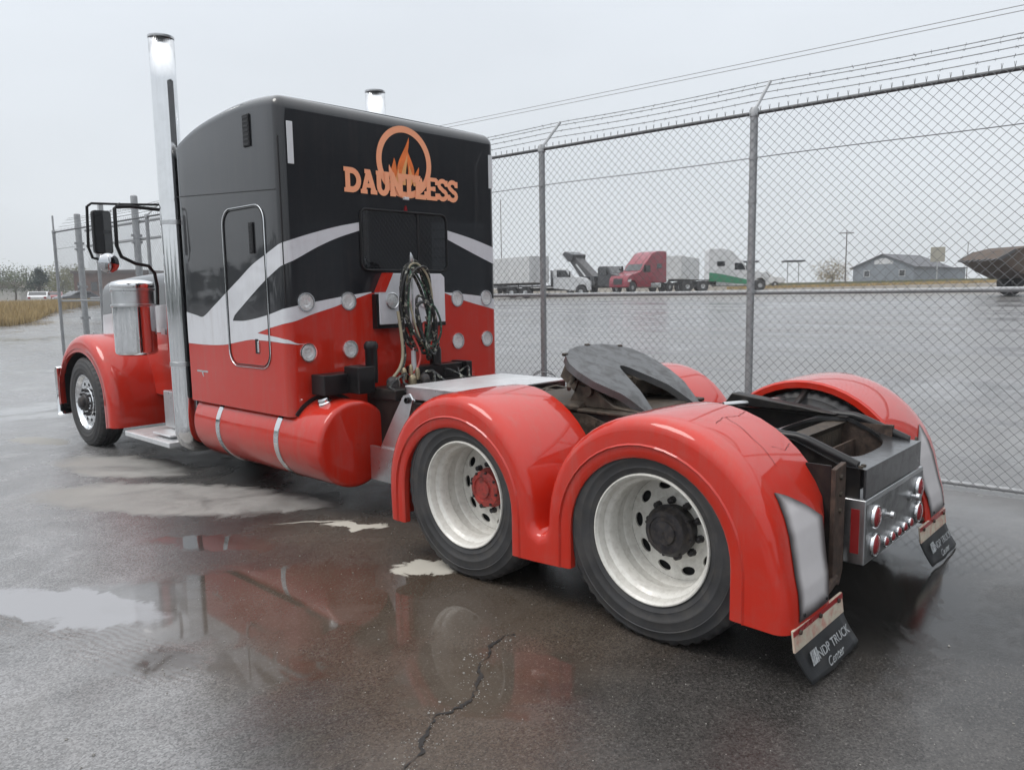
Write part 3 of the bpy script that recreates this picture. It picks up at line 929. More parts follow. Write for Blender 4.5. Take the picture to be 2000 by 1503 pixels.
def front_fender(s):
    mb = MB()
    c = (7.58, 0.50)
    path = [(8.46, 0.42), (8.47, 0.60), (8.44, 0.80)]
    for k in range(19):
        a = R_(22 + (158 - 22) * k / 18)
        path.append((c[0] + lerp(0.89, 0.84, k / 18) * math.cos(a), c[1] + 0.785 * math.sin(a)))
    path += [(6.745, 0.62), (6.735, 0.45), (6.74, 0.29)]
    inner = []
    ic = (7.63, 0.50)
    inn = [(8.41, 0.42), (8.41, 0.60), (8.39, 0.72)]
    for k in range(19):
        a = R_(18 + (162 - 18) * k / 18)
        inn.append((ic[0] + (0.79 if math.cos(a) > 0 else 0.665) * math.cos(a), ic[1] + 0.585 * math.sin(a)))
    inn += [(6.985, 0.56), (6.98, 0.42), (6.98, 0.27)]
    rows = []
    N = len(path)
    for i in range(N):
        p = Vector(path[i])
        d = Vector(path[min(i + 1, N - 1)]) - Vector(path[max(i - 1, 0)])
        d.normalize()
        nn = Vector((-d.y, d.x))
        if nn.dot(p - Vector(c)) < 0: nn = -nn
        row = []
        xin = 0.56
        for xq in (xin, 0.75, 0.95, 1.10):
            bulge = 0.0
            row.append((s * xq, p.x, p.y))
        r = 0.10
        for q in range(1, 6):
            a = q / 5 * PI / 2
            o2 = p - nn * (r * (1 - math.cos(a)))
            row.append((s * (1.10 + r * math.sin(a)), o2.x, o2.y))
        base = p - nn * r
        e_ = Vector(inn[i])
        for f, xq in ((0.55, 1.197), (0.62, 1.188), (0.9, 1.190), (1.0, 1.186)):
            q2 = base.lerp(e_, f)
            row.append((s * xq, q2.x, q2.y))
        row.append((s * 1.15, e_.x, e_.y))
        rows.append(row)
    mb.grid(rows)
    ff = mb.build('front_fender', M['fender_red'], truck, smooth=45)
    ln = MB()
    ln.grid([[(s * xq, c[0] + (q[0] - c[0]) * .955, c[1] + (q[1] - c[1]) * .955) for xq in (.57, .8, 1.12)] for q in path])
    ln.build('wheel_well_liner', M['plastic_black'], ff, smooth=50)
    return ff
front_fender(-1)
front_fender(1)
# inner splash skirt behind the front wheel
for s in (-1, 1):
    MB().bx(s * 0.62 - .02, s * 0.62 + .02, 6.45, 7.9, 0.55, 1.15).build('inner_apron', M['frame'], truck)
bump = MB()
rows = []
for x in np.linspace(-1.22, 1.22, 25):
    yy = 8.62 - 0.18 * (abs(x) / 1.22) ** 4
    rows.append([(x, yy - .13, 0.30), (x, yy - .02, 0.29), (x, yy, 0.33), (x, yy, 0.84), (x, yy - .02, 0.88), (x, yy - .13, 0.87)])
bump.grid(rows)
bump.build('bumper', M['chrome'], truck, smooth=50, solid=0.006)

def air_cleaner(s):
    o = (s * 1.03, 6.38, 0)
    b = MB().lathe([(0.01, 1.10), (0.17, 1.10), (0.200, 1.12), (0.204, 1.14), (0.204, 1.60)], o, 'z', 40).build('air_cleaner', M['chrome'], truck, smooth=50)
    MB().lathe([(0.204, 1.60), (0.214, 1.605), (0.214, 1.625), (0.200, 1.63), (0.200, 1.76), (0.212, 1.765), (0.212, 1.785), (0.204, 1.79)], o, 'z', 40).build('band', M['alu'], b, smooth=50)
    MB().lathe([(0.205, 1.79), (0.210, 1.80), (0.210, 1.83), (0.195, 1.855), (0.12, 1.875), (0.005, 1.88)], o, 'z', 40).build('cap', M['chrome'], b, smooth=50)
    MB().bx(s * 0.66 - .1, s * 0.66 + .18, 6.30, 6.40, 1.30, 1.36).build('bracket', M['alu'], b)
air_cleaner(-1)
air_cleaner(1)

def stack(x, y, ztop):
    pts = [(x, y, ztop - k * 0.4) for k in range(9) if ztop - k * 0.4 > 0.55]
    q = 1 if x < 0 else -1
    pts += [(x, y, 0.50), (x, y, 0.44), (x + .02 * q, y + .005, 0.385), (x + .07 * q, y + .02, 0.345), (x + .15 * q, y + .03, 0.335), (x + .35 * q, y + .04, 0.335)]
    mb = MB()
    n_ = 36
    r = 0.107
    body = mb.tube(pts, r, n_, caps=False)
    o = body.build('exhaust_stack', M['chrome'], truck, smooth=60, solid=0.003)
    MB().lathe([(r + .001, ztop - .02), (r + .004, ztop - .012), (r + .004, ztop), (r - .004, ztop), (r - .006, ztop - .4), (.002, ztop - .4)], (x, y, 0), 'z', n_).build('stack_rim', M['alu'], o, smooth=50)
    for z in (1.08, 2.36):
        MB().lathe([(r + .001, z - .02), (r + .005, z - .018), (r + .005, z + .018), (r + .001, z + .02)], (x, y, 0), 'z', n_).build('clamp', M['alu'], o, smooth=50)
    # mounting bracket to the cab
    xi = x + (0.3 if x < 0 else -0.3)
    MB().bx(min(x, xi) , max(x, xi), y - .02, y + .02, 2.34, 2.38).build('bracket', M['frame'], o)
    return o
stack(-1.115, 5.115, 3.97)
stack(1.115, 4.98, 3.87)
# added dark strip: shade and reflection along the stack's right edge
MB().bx(-1.06, -0.99, 4.99, 5.06, 0.85, 2.95).build('stack_edge_shade', M['satin_black'], truck, bevel=.02)

def mirror(s):
    base = MB().tube([(s * 1.60, 5.80, 2.535), (s * 1.615, 5.80, 2.16), (s * 1.585, 5.80, 2.065), (s * 1.54, 5.80, 2.055)], 0.013, 8)
    base.tube([(s * 1.595, 5.80, 2.535), (s * 1.56, 5.80, 2.562), (s * 1.30, 5.83, 2.575), (s * 0.84, 5.86, 2.605)], 0.011, 8)
    base.tube([(s * 1.30, 5.82, 2.575), (s * 1.36, 5.80, 2.53), (s * 1.365, 5.80, 2.18), (s * 1.33, 5.80, 2.08), (s * 1.20, 5.82, 2.02), (s * 1.06, 5.86, 2.0), (s * 0.99, 5.9, 1.93), (s * 0.965, 5.92, 1.80), (s * 0.96, 5.95, 1.62)], 0.017, 8)
    base.tube([(s * 1.345, 5.80, 2.545), (s * 1.2, 5.82, 2.56), (s * 0.84, 5.88, 2.55)], 0.017, 8)
    mo = base.build('mirror', M['plastic_black'], truck, smooth=60)
    head = MB().prism([(x_, z_) for x_, z_ in rrect(s * 1.475, 2.305, 0.165, 0.40, 0.03, 4)], 'y', 5.80, 5.87)
    head.build('mirror_housing', M['plastic_black'], mo, bevel=.015)
    MB().prism([(x_, z_) for x_, z_ in rrect(s * 1.475, 2.305, 0.14, 0.375, 0.02, 4)], 'y', 5.793, 5.799).build('mirror_glass', M['glass_dark'], mo)
    MB().bx(s * 1.475 - .02, s * 1.475 + .02, 5.81, 5.85, 2.505, 2.565).build('mirror_mount', M['alu'], mo)
    MB().lathe([(0.004, -0.035), (0.05, -0.028), (0.088, -0.008), (0.095, 0.0), (0.085, 0.03), (0.03, 0.05), (.004, .052)], (s * 1.455, 5.78, 2.02), 'y', 28).build('convex_mirror', M['mirror'], mo, smooth=70)
M['mirror'] = mat('mirror_face', (0.55, 0.56, 0.58), 0.04, 1.0, var=0.05)
mirror(-1)
mirror(1)

# ---- step, tool box, tank
box = MB().bx(-0.93, -0.55, 5.30, 6.05, 0.36, 0.74).build('battery_box', M['alu'], truck, bevel=0.012)
st = MB().bx(-1.17, -0.74, 5.42, 6.50, 0.245, 0.30).build('step', M['plate_alu'], truck, bevel=0.01)
for k in range(9):
    for j in range(3):
        y = 5.5 + k * .115
        x = -1.10 + j * .12
        if k == 0 and j == 0:
            src = MB().add([(-.035, 0, 0), (0, -.012, .006), (.035, 0, 0), (0, .012, .006), (0, 0, .008)], [(0, 1, 4), (1, 2, 4), (2, 3, 4), (3, 0, 4)]).build('tread_bar', M['plate_alu'], st, smooth=0)
            src.location = (x, y, .3005)
            src.rotation_euler = (0, 0, .8)
        else:
            inst(src, st, (x, y, .3005), (0, 0, .8 if (k + j) % 2 == 0 else -.8))
MB().bx(-1.10, -0.74, 5.55, 5.95, 0.325, 0.345).build('step_insert', M['plate_alu'], st, bevel=.006)
for s in (1,):
    MB().bx(s * 0.55, s * 1.05, 5.30, 6.3, 0.36, 0.74).build('battery_box', M['alu'], truck, bevel=0.012)

def tank(s):
    y0, y1 = 2.835, 4.88
    o = (s * abs(TX), 0, TZ)
    e = 0.040
    prof = [(0.004, y0 - .004), (0.16, y0 - .002), (TR - e - .012, y0 + .002)]
    for q in range(7):
        a = q / 6 * PI / 2
        prof.append((TR - e + e * math.sin(a), y0 + .003 + e * (1 - math.cos(a))))
    for q in range(7):
        a = (1 - q / 6) * PI / 2
        prof.append((TR - e + e * math.sin(a), y1 - e * (1 - math.cos(a))))
    prof.append((0.004, y1))
    tk = MB().lathe(prof, o, 'y', 64).build('fuel_tank', M['red'], truck, smooth=40)
    for yy in (4.40, 3.44):
        MB().lathe([(TR + .0015, yy - .032), (TR + .007, yy - .030), (TR + .007, yy + .030), (TR + .0015, yy + .032)], o, 'y', 64).build('tank_strap', M['chrome'], tk, smooth=40)
    ang = R_(112 if s < 0 else 68)
    cxp, czp = o[0] + TR * math.cos(ang), o[2] + TR * math.sin(ang)
    cap = MB().lathe([(0.055, -0.02), (0.055, 0.012), (0.046, 0.02), (0.046, 0.042), (0.040, 0.05), (0.004, 0.052)], (0, 0, 0), 'z', 24)
    c = cap.build('filler_cap', M['chrome'], tk, smooth=40)
    c.location = (cxp, 3.06, czp)
    c.rotation_euler = (0, (PI / 2 - ang), 0)
tank(-1)
tank(1)

# ---- frame, axles, running gear
for s in (-1, 1):
    fr = MB()
    X0, X1 = s * 0.425, s * 0.435
    prof = [(7.9, 0.66), (7.9, 0.90), (3.3, 0.90), (2.6, 0.93), (-0.36, 0.93), (-0.62, 0.83), (-0.70, 0.81), (-0.70, 0.66), (-0.36, 0.68), (2.6, 0.66)]
    fr.prism(prof, 'x', X0, X1)
    ins = s * 0.35
    # top and bottom flanges of the channel
    for (ya, za, yb, zb) in ((7.9, 0.895, 3.3, 0.895), (3.3, 0.895, 2.6, 0.925), (2.6, 0.925, -0.36, 0.925)):
        a, b = sorted((ins, X0))
        fr.add([(a, ya, za), (b, ya, za), (b, yb, zb), (a, yb, zb)], [(0, 1, 2, 3)])
        fr.add([(a, ya, .665), (b, ya, .665), (b, yb, .665), (a, yb, .665)], [(0, 1, 2, 3)])
    rail = fr.build('frame_rail', M['frame'], truck, solid=0.006, smooth=0)
    # rounded top edge bar at the tail
    MB().tube([(s * 0.415, -0.05, 0.935), (s * 0.415, -0.38, 0.930), (s * 0.415, -0.44, 0.915), (s * 0.415, -0.68, 0.822)], 0.026, 10).build('tail_bar', M['satin_black'], rail, smooth=60)
    for y in (2.45, 2.3, 2.1, 1.75, 1.55, 0.2, 0.05, -0.15):
        for z in (0.74, 0.84):
            MB().lathe([(0.017, -.0), (0.017, .014 * s), (.004, .015 * s)], (X1, y, z), 'x', 6).build('bolt', M['grime'], rail, smooth=0)
for y in (2.35, 0.64, -0.30):
    MB().prism([(y - .05, .68), (y + .05, .68), (y + .02, .72), (y + .02, .86), (y + .05, .90), (y - .05, .90), (y - .02, .86), (y - .02, .72)], 'x', -0.42, 0.42).build('crossmember', M['grime'], truck)
for y in (0.0, 1.281):
    ax = MB().tube([(-1.0, y, .507), (-.45, y, .507), (-.28, y, .507), (-.2, y, .507), (.2, y, .507), (.28, y, .507), (.45, y, .507), (1.0, y, .507)], [.07, .075, .10, .20, .20, .10, .075, .07], 20)
    a = ax.build('axle', M['grime'], truck, smooth=50)
    MB().lathe([(0.01, -.33), (.11, -.30), (.19, -.18), (.20, 0), (.19, .14), (.12, .2), (.01, .21)], (0, y, .52), 'y', 24).build('differential', M['grime'], a, smooth=50)
    for s in (-1, 1):
        MB().lathe([(.11, .0), (.125, .02), (.13, .06), (.115, .09), (.13, .12), (.125, .16), (.09, .17)], (s * .40, y + .27, .52), 'z', 20, cap=True).build('air_spring', M['plastic_black'], a, smooth=50)
        MB().bx(s * .40 - .045, s * .40 + .045, y - .32, y + .45, .42, .51).build('suspension_beam', M['grime'], a, bevel=.01)
MB().tube([(0, 1.1, .55), (0, 0.3, .54)], .05, 14).build('drive_shaft', M['grime'], truck)
MB().tube([(0, 1.45, .56), (0, 3.6, .62), (0, 5.4, .70)], .055, 14).build('drive_shaft', M['grime'], truck)
fa = MB().tube([(-1.0, 7.605, .5), (-.75, 7.605, .48), (-.6, 7.605, .42), (.6, 7.605, .42), (.75, 7.605, .48), (1.0, 7.605, .5)], .055, 12).build('front_axle', M['grime'], truck, smooth=50)
MB().bx(-.40, .40, 5.4, 7.9, .55, 1.35).build('engine', M['frame'], truck, bevel=.05)
MB().tube([(-.30, 2.75, .52), (-.30, 4.6, .52)], .12, 18).build('air_tank', M['frame'], truck)
MB().tube([(.30, 2.75, .52), (.30, 4.6, .52)], .12, 18).build('air_tank', M['frame'], truck)
# greasy saddle and clutter between frame rails, seen under the coupling plate
sad = MB()
sad.bx(-.46, .46, .62, 1.12, .93, .955)
sad.prism([(-.46, .93), (.46, .93), (.46, .97), (.36, 1.00), (-.36, 1.00), (-.46, .97)], 'y', 1.00, 1.5)
sad.build('saddle_plate', M['grime'], truck, bevel=.01)
for s in (-1, 1):
    MB().prism([(0.60, .955), (1.15, .955), (1.06, 1.10), (0.92, 1.07), (0.78, .985)], 'x', s * .36 - .03, s * .36 + .03).build('pivot_bracket', M['grime'], truck, bevel=.012)
    MB().prism([(1.15, .93), (1.75, .93), (1.70, .97), (1.20, .985)], 'x', s * .43 - .05, s * .43 + .05).build('spring_hanger', M['grime'], truck, bevel=.01)
for s in (-1, 1):
    MB().prism([(.70, .69), (1.75, .69), (1.82, .80), (1.75, .925), (.95, .925), (.70, .86)], 'x', s * .442, s * .452).build('spring_side_plate', M['grime'], truck, bevel=.003)
    for (y, z) in ((.85, .75), (.85, .86), (1.1, .74), (1.1, .88), (1.4, .75), (1.4, .87), (1.65, .76), (1.65, .87)):
        MB().lathe([(.02, 0), (.02, .015 * s), (.003, .016 * s)], (s * .452, y, z), 'x', 6).build('bolt', M['grime'], truck, smooth=0)
jk = MB()
for i in range(46):
    sx_ = random.choice((-1, 1))
    x, y, z = sx_ * random.uniform(.46, .60), random.uniform(-.58, .25), random.uniform(.56, .80)
    a_, b_ = random.uniform(0, PI), random.uniform(-.6, .6)
    l_ = random.uniform(.03, .13)
    d_ = Vector((math.cos(a_) * .4, math.sin(a_), b_)) * l_
    c_ = Vector((x, y, z))
    if i % 3:
        jk.tube([c_ - d_, c_ + Vector((0, 0, .012)), c_ + d_], random.uniform(.006, .018), 6)
    else:
        jk.bx(x - .02, x + .02, y - .05, y + .05, z - .025, z + .025)
jk_ = jk.build('air_fittings', M['grime'], truck, smooth=50)
jk_['kind'] = 'stuff'
gr = MB()
for i in range(34):
    x, y = random.uniform(-.40, .40), random.uniform(1.15, 1.85)
    a = random.uniform(0, PI)
    l_ = random.uniform(.05, .22)
    z = random.uniform(.86, .96)
    gr.tube([(x - l_ * math.cos(a), y - l_ * math.sin(a), z), (x, y, z + .03), (x + l_ * math.cos(a), y + l_ * math.sin(a), z - .01)], random.uniform(.008, .022), 6)
g_ = gr.build('brake_lines', M['grime'], truck, smooth=60)
g_['kind'] = 'stuff'

# deck plate behind the sleeper
dk = MB().bx(-.56, .50, 1.86, 2.58, .985, .999).build('deck_plate', M['plate_alu'], truck, bevel=.004)
MB().bx(-.555, -.53, 1.87, 2.57, .90, .984).build('deck_lip', M['alu'], dk)
MB().bx(-.55, .49, 1.865, 1.90, .90, .984).build('deck_lip', M['frame'], dk)
# upright bracket of the front fender mount
bk = MB().prism([(2.36, .60), (2.56, .42), (2.64, .42), (2.66, .50), (2.46, .80), (2.34, .965), (2.27, .985), (2.235, .94), (2.25, .90)], 'x', -.775, -.76).build('fender_bracket', M['alu'], truck, bevel=.003)
MB().lathe([(.022, -.02), (.022, 0), (.012, .0)], (-.776, 2.285, .935), 'x', 14).build('bolt', M['hole'], bk)
MB().bx(-.80, -.77, 2.35, 2.72, .30, .56).build('mud_guard_plate', M['alu'], truck, bevel=.003)
MB().bx(-.60, -.55, 2.2, 2.9, .42, .88).build('frame_plate', M['frame'], truck)
for (y, z) in ((2.55, .90), (2.43, .90), (2.62, .78), (2.5, .68), (2.35, .75)):
    MB().lathe([(.016, -.012), (.016, 0)], (-.60, y, z), 'x', 6, cap=True).build('bolt', M['alu'], truck, smooth=0)

# ---- wheels
WXO = 1.213
def disc_with_holes(mb, r0, r1, d, nh, rh, er, et, n16=16, sgn=-1, depth=0.014):
    """annulus pierced by nh oval hand holes; axis x"""
    for s in range(nh):
        c = 2 * PI * s / nh
        half = PI / nh
        O, I = [], []
        for k in range(n16):
            a = 2 * PI * k / n16
            ca, sa = math.cos(a), math.sin(a)
            mxa = max(abs(ca), abs(sa))
            u, v = ca / mxa, sa / mxa
            th = c + u * half
            r = (r0 + r1) / 2 + v * (r1 - r0) / 2
            O.append((r * math.cos(th), r * math.sin(th)))
            rr_ = rh + er * sa
            th = c + et * ca / rh
            I.append((rr_ * math.cos(th), rr_ * math.sin(th)))
        vs = [(d, y, z) for y, z in O] + [(d, y, z) for y, z in I] + [(d + depth, y, z) for y, z in I]
        fs = []
        for k in range(n16):
            j = (k + 1) % n16
            fs += [(k, j, j + n16, k + n16), (k + n16, j + n16, j + 2 * n16, k + 2 * n16)]
        mb.add(vs, fs)
def lug_tyre(R, W, side_sink=0.0):
    prof = [(.300, .035), (.312, .020), (.330, .006), (.345, .003), (.350, .000), (.355, .002), (.385, -.007), (.392, -.0105), (.396, -.0105), (.400, -.0085), (.425, -.010), (.436, -.008), (.440, -.0105), (.444, -.0075), (.455, -.003), (.476, .007), (.480, .006), (.484, .010), (.500, .018), (.5125, .030), (R, .042), (R, .078), (R - .012, .081), (R - .012, .091), (R, .094), (R, W / 2 - .008), (R - .012, W / 2 - .005)]
    prof += [(r, W - h) for r, h in reversed(prof)]
    n_ = 192
    def rmod(r, h, k):
        lug = (k % 4) >= 2
        if h < .06 or h > W - .06:
            if r > .49 and lug: return r - .010
        elif r > R - .005 and (k + int(h * 60)) % 6 == 0:
            return r - .007
        return r
    return MB().lathe(prof, (0, 0, 0), 'x', n_, rmod)
def flat_tyre(mb, zc):
    # the contact patch sits on the ground
    v = []
    for (x, y, z) in mb.v:
        if z < -(zc - .003):
            z = -(zc - .003)
        v.append((x, y, z))
    mb.v = v
    return mb
ZC = 0.507
t_drive = flat_tyre(lug_tyre(.517, .275), ZC).mesh('tyre', M['rubber'], smooth=40)
rimb = MB()
rimb.lathe([(.318, .020), (.3215, .008), (.319, .0), (.313, -.001), (.309, .003), (.306, .010), (.303, .012), (.297, .030), (.294, .052), (.290, .055), (.279, .068), (.276, .072), (.272, .100), (.271, .135), (.275, .139), (.280, .150), (.281, .200), (.276, .206), (.270, .235), (.266, .259)], (0, 0, 0), 'x', 72)
disc_with_holes(rimb, .164, .266, .260, 10, .221, .0225, .039, depth=.012)
rimb.lathe([(.164, .260), (.158, .256), (.112, .254), (.110, .27)], (0, 0, 0), 'x', 72)
rim_me = rimb.mesh('wheel', M['rim_white'], smooth=35, weld=.0004)
back_me = MB().lathe([(.264, .296), (.11, .296), (.005, .297)], (0, 0, 0), 'x', 32).mesh('brake_drum', M['hole'])
hub_profile = [(.121, .258), (.119, .215), (.130, .208), (.131, .186), (.122, .178), (.116, .172), (.112, .152), (.104, .143), (.085, .141), (.083, .147), (.062, .147), (.058, .136), (.03, .133), (.004, .133)]
hub_profile_red = [(.122, .258), (.122, .236), (.108, .228), (.102, .200), (.110, .196), (.110, .184), (.098, .178), (.076, .172), (.072, .180), (.055, .180), (.052, .168), (.004, .166)]
hub_me = {}
for key in ('hub_dark', 'hub_red'):
    hub_me[key] = MB().lathe(hub_profile_red if key == 'hub_red' else hub_profile, (0, 0, 0), 'x', 40).mesh('hub', M[key], smooth=35)
nut_me = {}
for key in ('hub_dark', 'hub_red'):
    nut_me[key] = MB().lathe([(.019, 0), (.019, -.012), (.016, -.014), (.016, -.034), (.009, -.040), (.002, -.042)], (0, 0, 0), 'x', 8).mesh('lug_nut', M[key], smooth=30)
bolt_me = MB().lathe([(.0085, 0), (.0085, -.012), (.002, -.013)], (0, 0, 0), 'x', 6).mesh('hub_bolt', M['hub_dark'], smooth=0)
def mobj(name, me, parent, loc=(0, 0, 0), rot=(0, 0, 0)):
    o = bpy.data.objects.new(name, me)
    COL.objects.link(o)
    o.parent = parent
    o.location = loc
    o.rotation_euler = rot
    return o
def drive_wheel(x, y, s, hub, rot):
    """s=-1: outer face towards -x"""
    w = mobj('wheel', rim_me, truck, (x, y, ZC), (0, 0, 0) if s < 0 else (0, 0, PI))
    mobj('tyre', t_drive, w)
    mobj('brake_drum', back_me, w)
    if hub:
        mobj('hub', hub_me[hub], w)
        for k in range(10):
            a = 2 * PI * (k + rot) / 10
            mobj('lug_nut', nut_me['hub_dark'], w, (.256, .1425 * math.cos(a), .1425 * math.sin(a)))
        for k in range(8):
            a = 2 * PI * k / 8 + .2
            mobj('hub_bolt', bolt_me, w, (.187 if hub == 'hub_dark' else .185, (.125 if hub == 'hub_dark' else .103) * math.cos(a), (.125 if hub == 'hub_dark' else .103) * math.sin(a)))
    return w
for s in (-1, 1):
    for y, hb in ((0.0, 'hub_dark'), (1.281, 'hub_red')):
        drive_wheel(s * WXO, y, s, hb, .3)
        w = mobj('wheel', rim_me, truck, (s * (WXO - .62), y, ZC), (0, 0, PI) if s < 0 else (0, 0, 0))
        mobj('tyre', t_drive, w)
# steer wheels: polished convex discs
fr = MB()
fr.lathe([(.300, .05), (.318, .030), (.321, .018), (.318, .010), (.312, .010), (.305, .022), (.292, .034), (.282, .050), (.268, .052), (.258, .044)], (0, 0, 0), 'x', 64)
disc_with_holes(fr, .165, .258, .043, 10, .212, .020, .028, depth=.03)
fr.lathe([(.165, .043), (.158, .036), (.100, .030), (.098, .02)], (0, 0, 0), 'x', 64)
frim = fr.mesh('wheel', M['chrome'], smooth=35, weld=.0004)
fhub = MB().lathe([(.098, .04), (.098, .0), (.088, -.012), (.070, -.016), (.064, -.045), (.05, -.055), (.004, -.057)], (0, 0, 0), 'x', 32).mesh('hub', M['hub_dark'], smooth=35)
fback = MB().lathe([(.26, .085), (.005, .09)], (0, 0, 0), 'x', 32).mesh('brake_drum', M['hole'])
for s in (-1, 1):
    w = mobj('wheel', frim, truck, (s * 1.183, 7.605, ZC), (0, 0, 0) if s < 0 else (0, 0, PI))
    mobj('tyre', t_drive, w)
    mobj('hub', fhub, w)
    mobj('brake_drum', fback, w)
    for k in range(10):
        a = 2 * PI * k / 10
        mobj('lug_nut', nut_me['hub_dark'], w, (.034, .1425 * math.cos(a), .1425 * math.sin(a)))

# ---- rear fenders
XO = 1.243
def fender_paths():
    Rr, c1, c2, zc = 0.635, 0.0, 1.335, 0.465
    P = [(-.705, .245), (-.70, .32), (-.688, .40), (-.668, .47)]
    for k in range(1, 25):
        a = R_(172 - 172 * k / 24)
        P.append((c1 + lerp(.655, .625, k / 24) * math.cos(a), zc + Rr * math.sin(a)))
    P += [(.632, .44), (.645, .415), (.668, .405), (.692, .415), (.705, .44)]
    for k in range(0, 25):
        a = R_(180 - 176 * k / 24)
        P.append((c2 + .622 * math.cos(a), zc + Rr * math.sin(a)))
    P += [(1.957, .43), (1.955, .35), (1.950, .245)]
    return [Vector(p) for p in P]
PATH = fender_paths()
NRM = []
for i, p in enumerate(PATH):
    d = PATH[min(i + 1, len(PATH) - 1)] - PATH[max(i - 1, 0)]
    d.normalize()
    NRM.append(Vector((-d.y, d.x)))
for i in range(len(PATH)):      # outward: up and away from the wheels
    c = Vector((0.0, .3)) if PATH[i].x < .668 else Vector((1.335, .3))
    if NRM[i].dot(PATH[i] - c) < 0:
        NRM[i] = -NRM[i]
i_slot = min(range(len(PATH)), key=lambda i: abs(PATH[i].x - .668) + abs(PATH[i].y - .405))
NRM[i_slot] = Vector((0, 1)); NRM[i_slot - 1] = Vector((.75, .66)); NRM[i_slot + 1] = Vector((-.75, .66))
NRM[i_slot - 2] = Vector((.96, .25)); NRM[i_slot + 2] = Vector((-.96, .25))
def rear_fender(s):
    r = 0.065
    mb = MB()
    off = []
    rows = []
    for i, p in enumerate(PATH):
        n_ = NRM[i]
        row = []
        tp_ = max(0.0, min(1.0, (.86 - p.y) / .5)) if (i < 14 and p.x < 0) else 0.0
        xi_ = .60 + .20 * tp_ * tp_ * (3 - 2 * tp_)
        q = p - n_ * .05
        row.append((s * xi_, q.x, q.y))
        q = p - n_ * .012
        row.append((s * (xi_ - .003), q.x, q.y))
        row.append((s * (xi_ + .01), p.x, p.y))
        for xq in (max(.72, xi_ + .02), max(.86, xi_ + .05), 1.0, 1.10, XO - r):
            crown = .008 * math.sin(PI * (xq - .6) / .64)
            q = p + n_ * crown
            row.append((s * xq, q.x, q.y))
        for k in range(1, 7):
            a = k / 6 * PI / 2
            q = p - n_ * (r * (1 - math.cos(a)))
            row.append((s * (XO - r + r * math.sin(a)), q.x, q.y))
        off.append(p - n_ * r)
        rows.append(row)
    mb.grid(rows)
    # flat outer flange between the crown edge and the wheel opening
    def opening(y0, y1, zc, top, k):
        a = R_(180 - 180 * k)
        return Vector(((y0 + y1) / 2 + (y1 - y0) / 2 * math.cos(a), zc + (top - zc) * math.sin(a)))
    A = []
    for i in range(0, i_slot + 1):
        o2 = off[i]
        if i < 4:
            e_ = Vector((-.432, PATH[i].y))
        elif i < 28:
            e_ = opening(-.432, .456, .47, .905, (i - 3) / 24)
        else:
            e_ = Vector((.456, lerp(.45, .36, (i - 28) / max(1, i_slot - 28))))
        A.append((o2, e_))
    A.append((Vector((.668, .25)), Vector((.456, .262))))
    B = [(Vector((.668, .25)), Vector((.868, .242)))]
    for i in range(i_slot, len(PATH)):
        o2 = off[i]
        j = i - i_slot
        if j < 3:
            e_ = Vector((.868, lerp(.36, .45, j / 2)))
        elif j < 28:
            e_ = opening(.868, 1.792, .47, .905, (j - 3) / 24)
        else:
            e_ = Vector((1.792, PATH[i].y))
        B.append((o2, e_))
    for pairs in (A, B):
        rows = []
        for o2, e_ in pairs:
            d = o2 - e_
            L = d.length
            d.normalize()
            row = [(s * XO, o2.x, o2.y)]
            w1, w2 = min(.072, L * .75), min(.058, L * .6)
            for w_, xq in ((max(w1, L * .5), XO), (w1, XO), (lerp(w1, w2, .5), XO + .007), (w2, XO - .004), (.012, XO - .004), (.0, XO - .012)):
                q = e_ + d * w_
                row.append((s * xq, q.x, q.y))
            row.append((s * (XO - .05), e_.x, e_.y))
            rows.append(row)
        mb.grid(rows)
    f = mb.build('rear_fender', M['fender_red'], truck, smooth=38, weld=.0008, solid=0.0)
    # hairline cracks across the crown
    def crown(t, xq, lift=.0015):
        k = min(len(PATH) - 2, int(t))
        p = PATH[k].lerp(PATH[k + 1], t - k)
        n_ = NRM[k].lerp(NRM[k + 1], t - k).normalized()
        c = .008 * math.sin(PI * max(0, min(1, (xq - .6) / .64)))
        q = p + n_ * (lift + c)
        return (s * xq, q.x, q.y)
    cracks = ([(17.0, .63), (16.6, .80), (16.75, .96), (16.3, 1.10), (16.5, 1.16)], [(12.0, .62), (11.7, .75), (11.9, .88), (11.5, 1.02)], [(8.6, .64), (8.3, .74), (8.9, .84)], [(11.8, .86), (9.8, .90), (7.2, .93)])
    for poly in (cracks if s < 0 else cracks[:1]):
        cp = MB()
        L, Q = [], []
        jj = 0
        for (t0, x0), (t1, x1) in zip(poly[:-1], poly[1:]):
            for k in range(6):
                u = k / 6
                tt = lerp(t0, t1, u) + .03 * math.sin(jj * 2.1)
                xx = lerp(x0, x1, u) + .004 * math.sin(jj * 1.3)
                L.append(crown(tt - .018, xx - .0015))
                Q.append(crown(tt + .018, xx + .0015))
                jj += 1
        cp.grid([L, Q])
        cp.build('paint_crack', M['crack_paint'], f, smooth=0)
    # airbrushed pale panel on the tail of the fender
    nu, nv = 36, 44
    vs, ed = [], []
    xa, xb = 1.150, .835
    arclen = [0]
    for i in range(1, len(PATH)):
        arclen.append(arclen[-1] + (PATH[i] - PATH[i - 1]).length)
    def at_len(l):
        for i in range(len(arclen) - 1):
            if arclen[i + 1] >= l:
                return i + (l - arclen[i]) / (arclen[i + 1] - arclen[i])
        return len(arclen) - 1.01
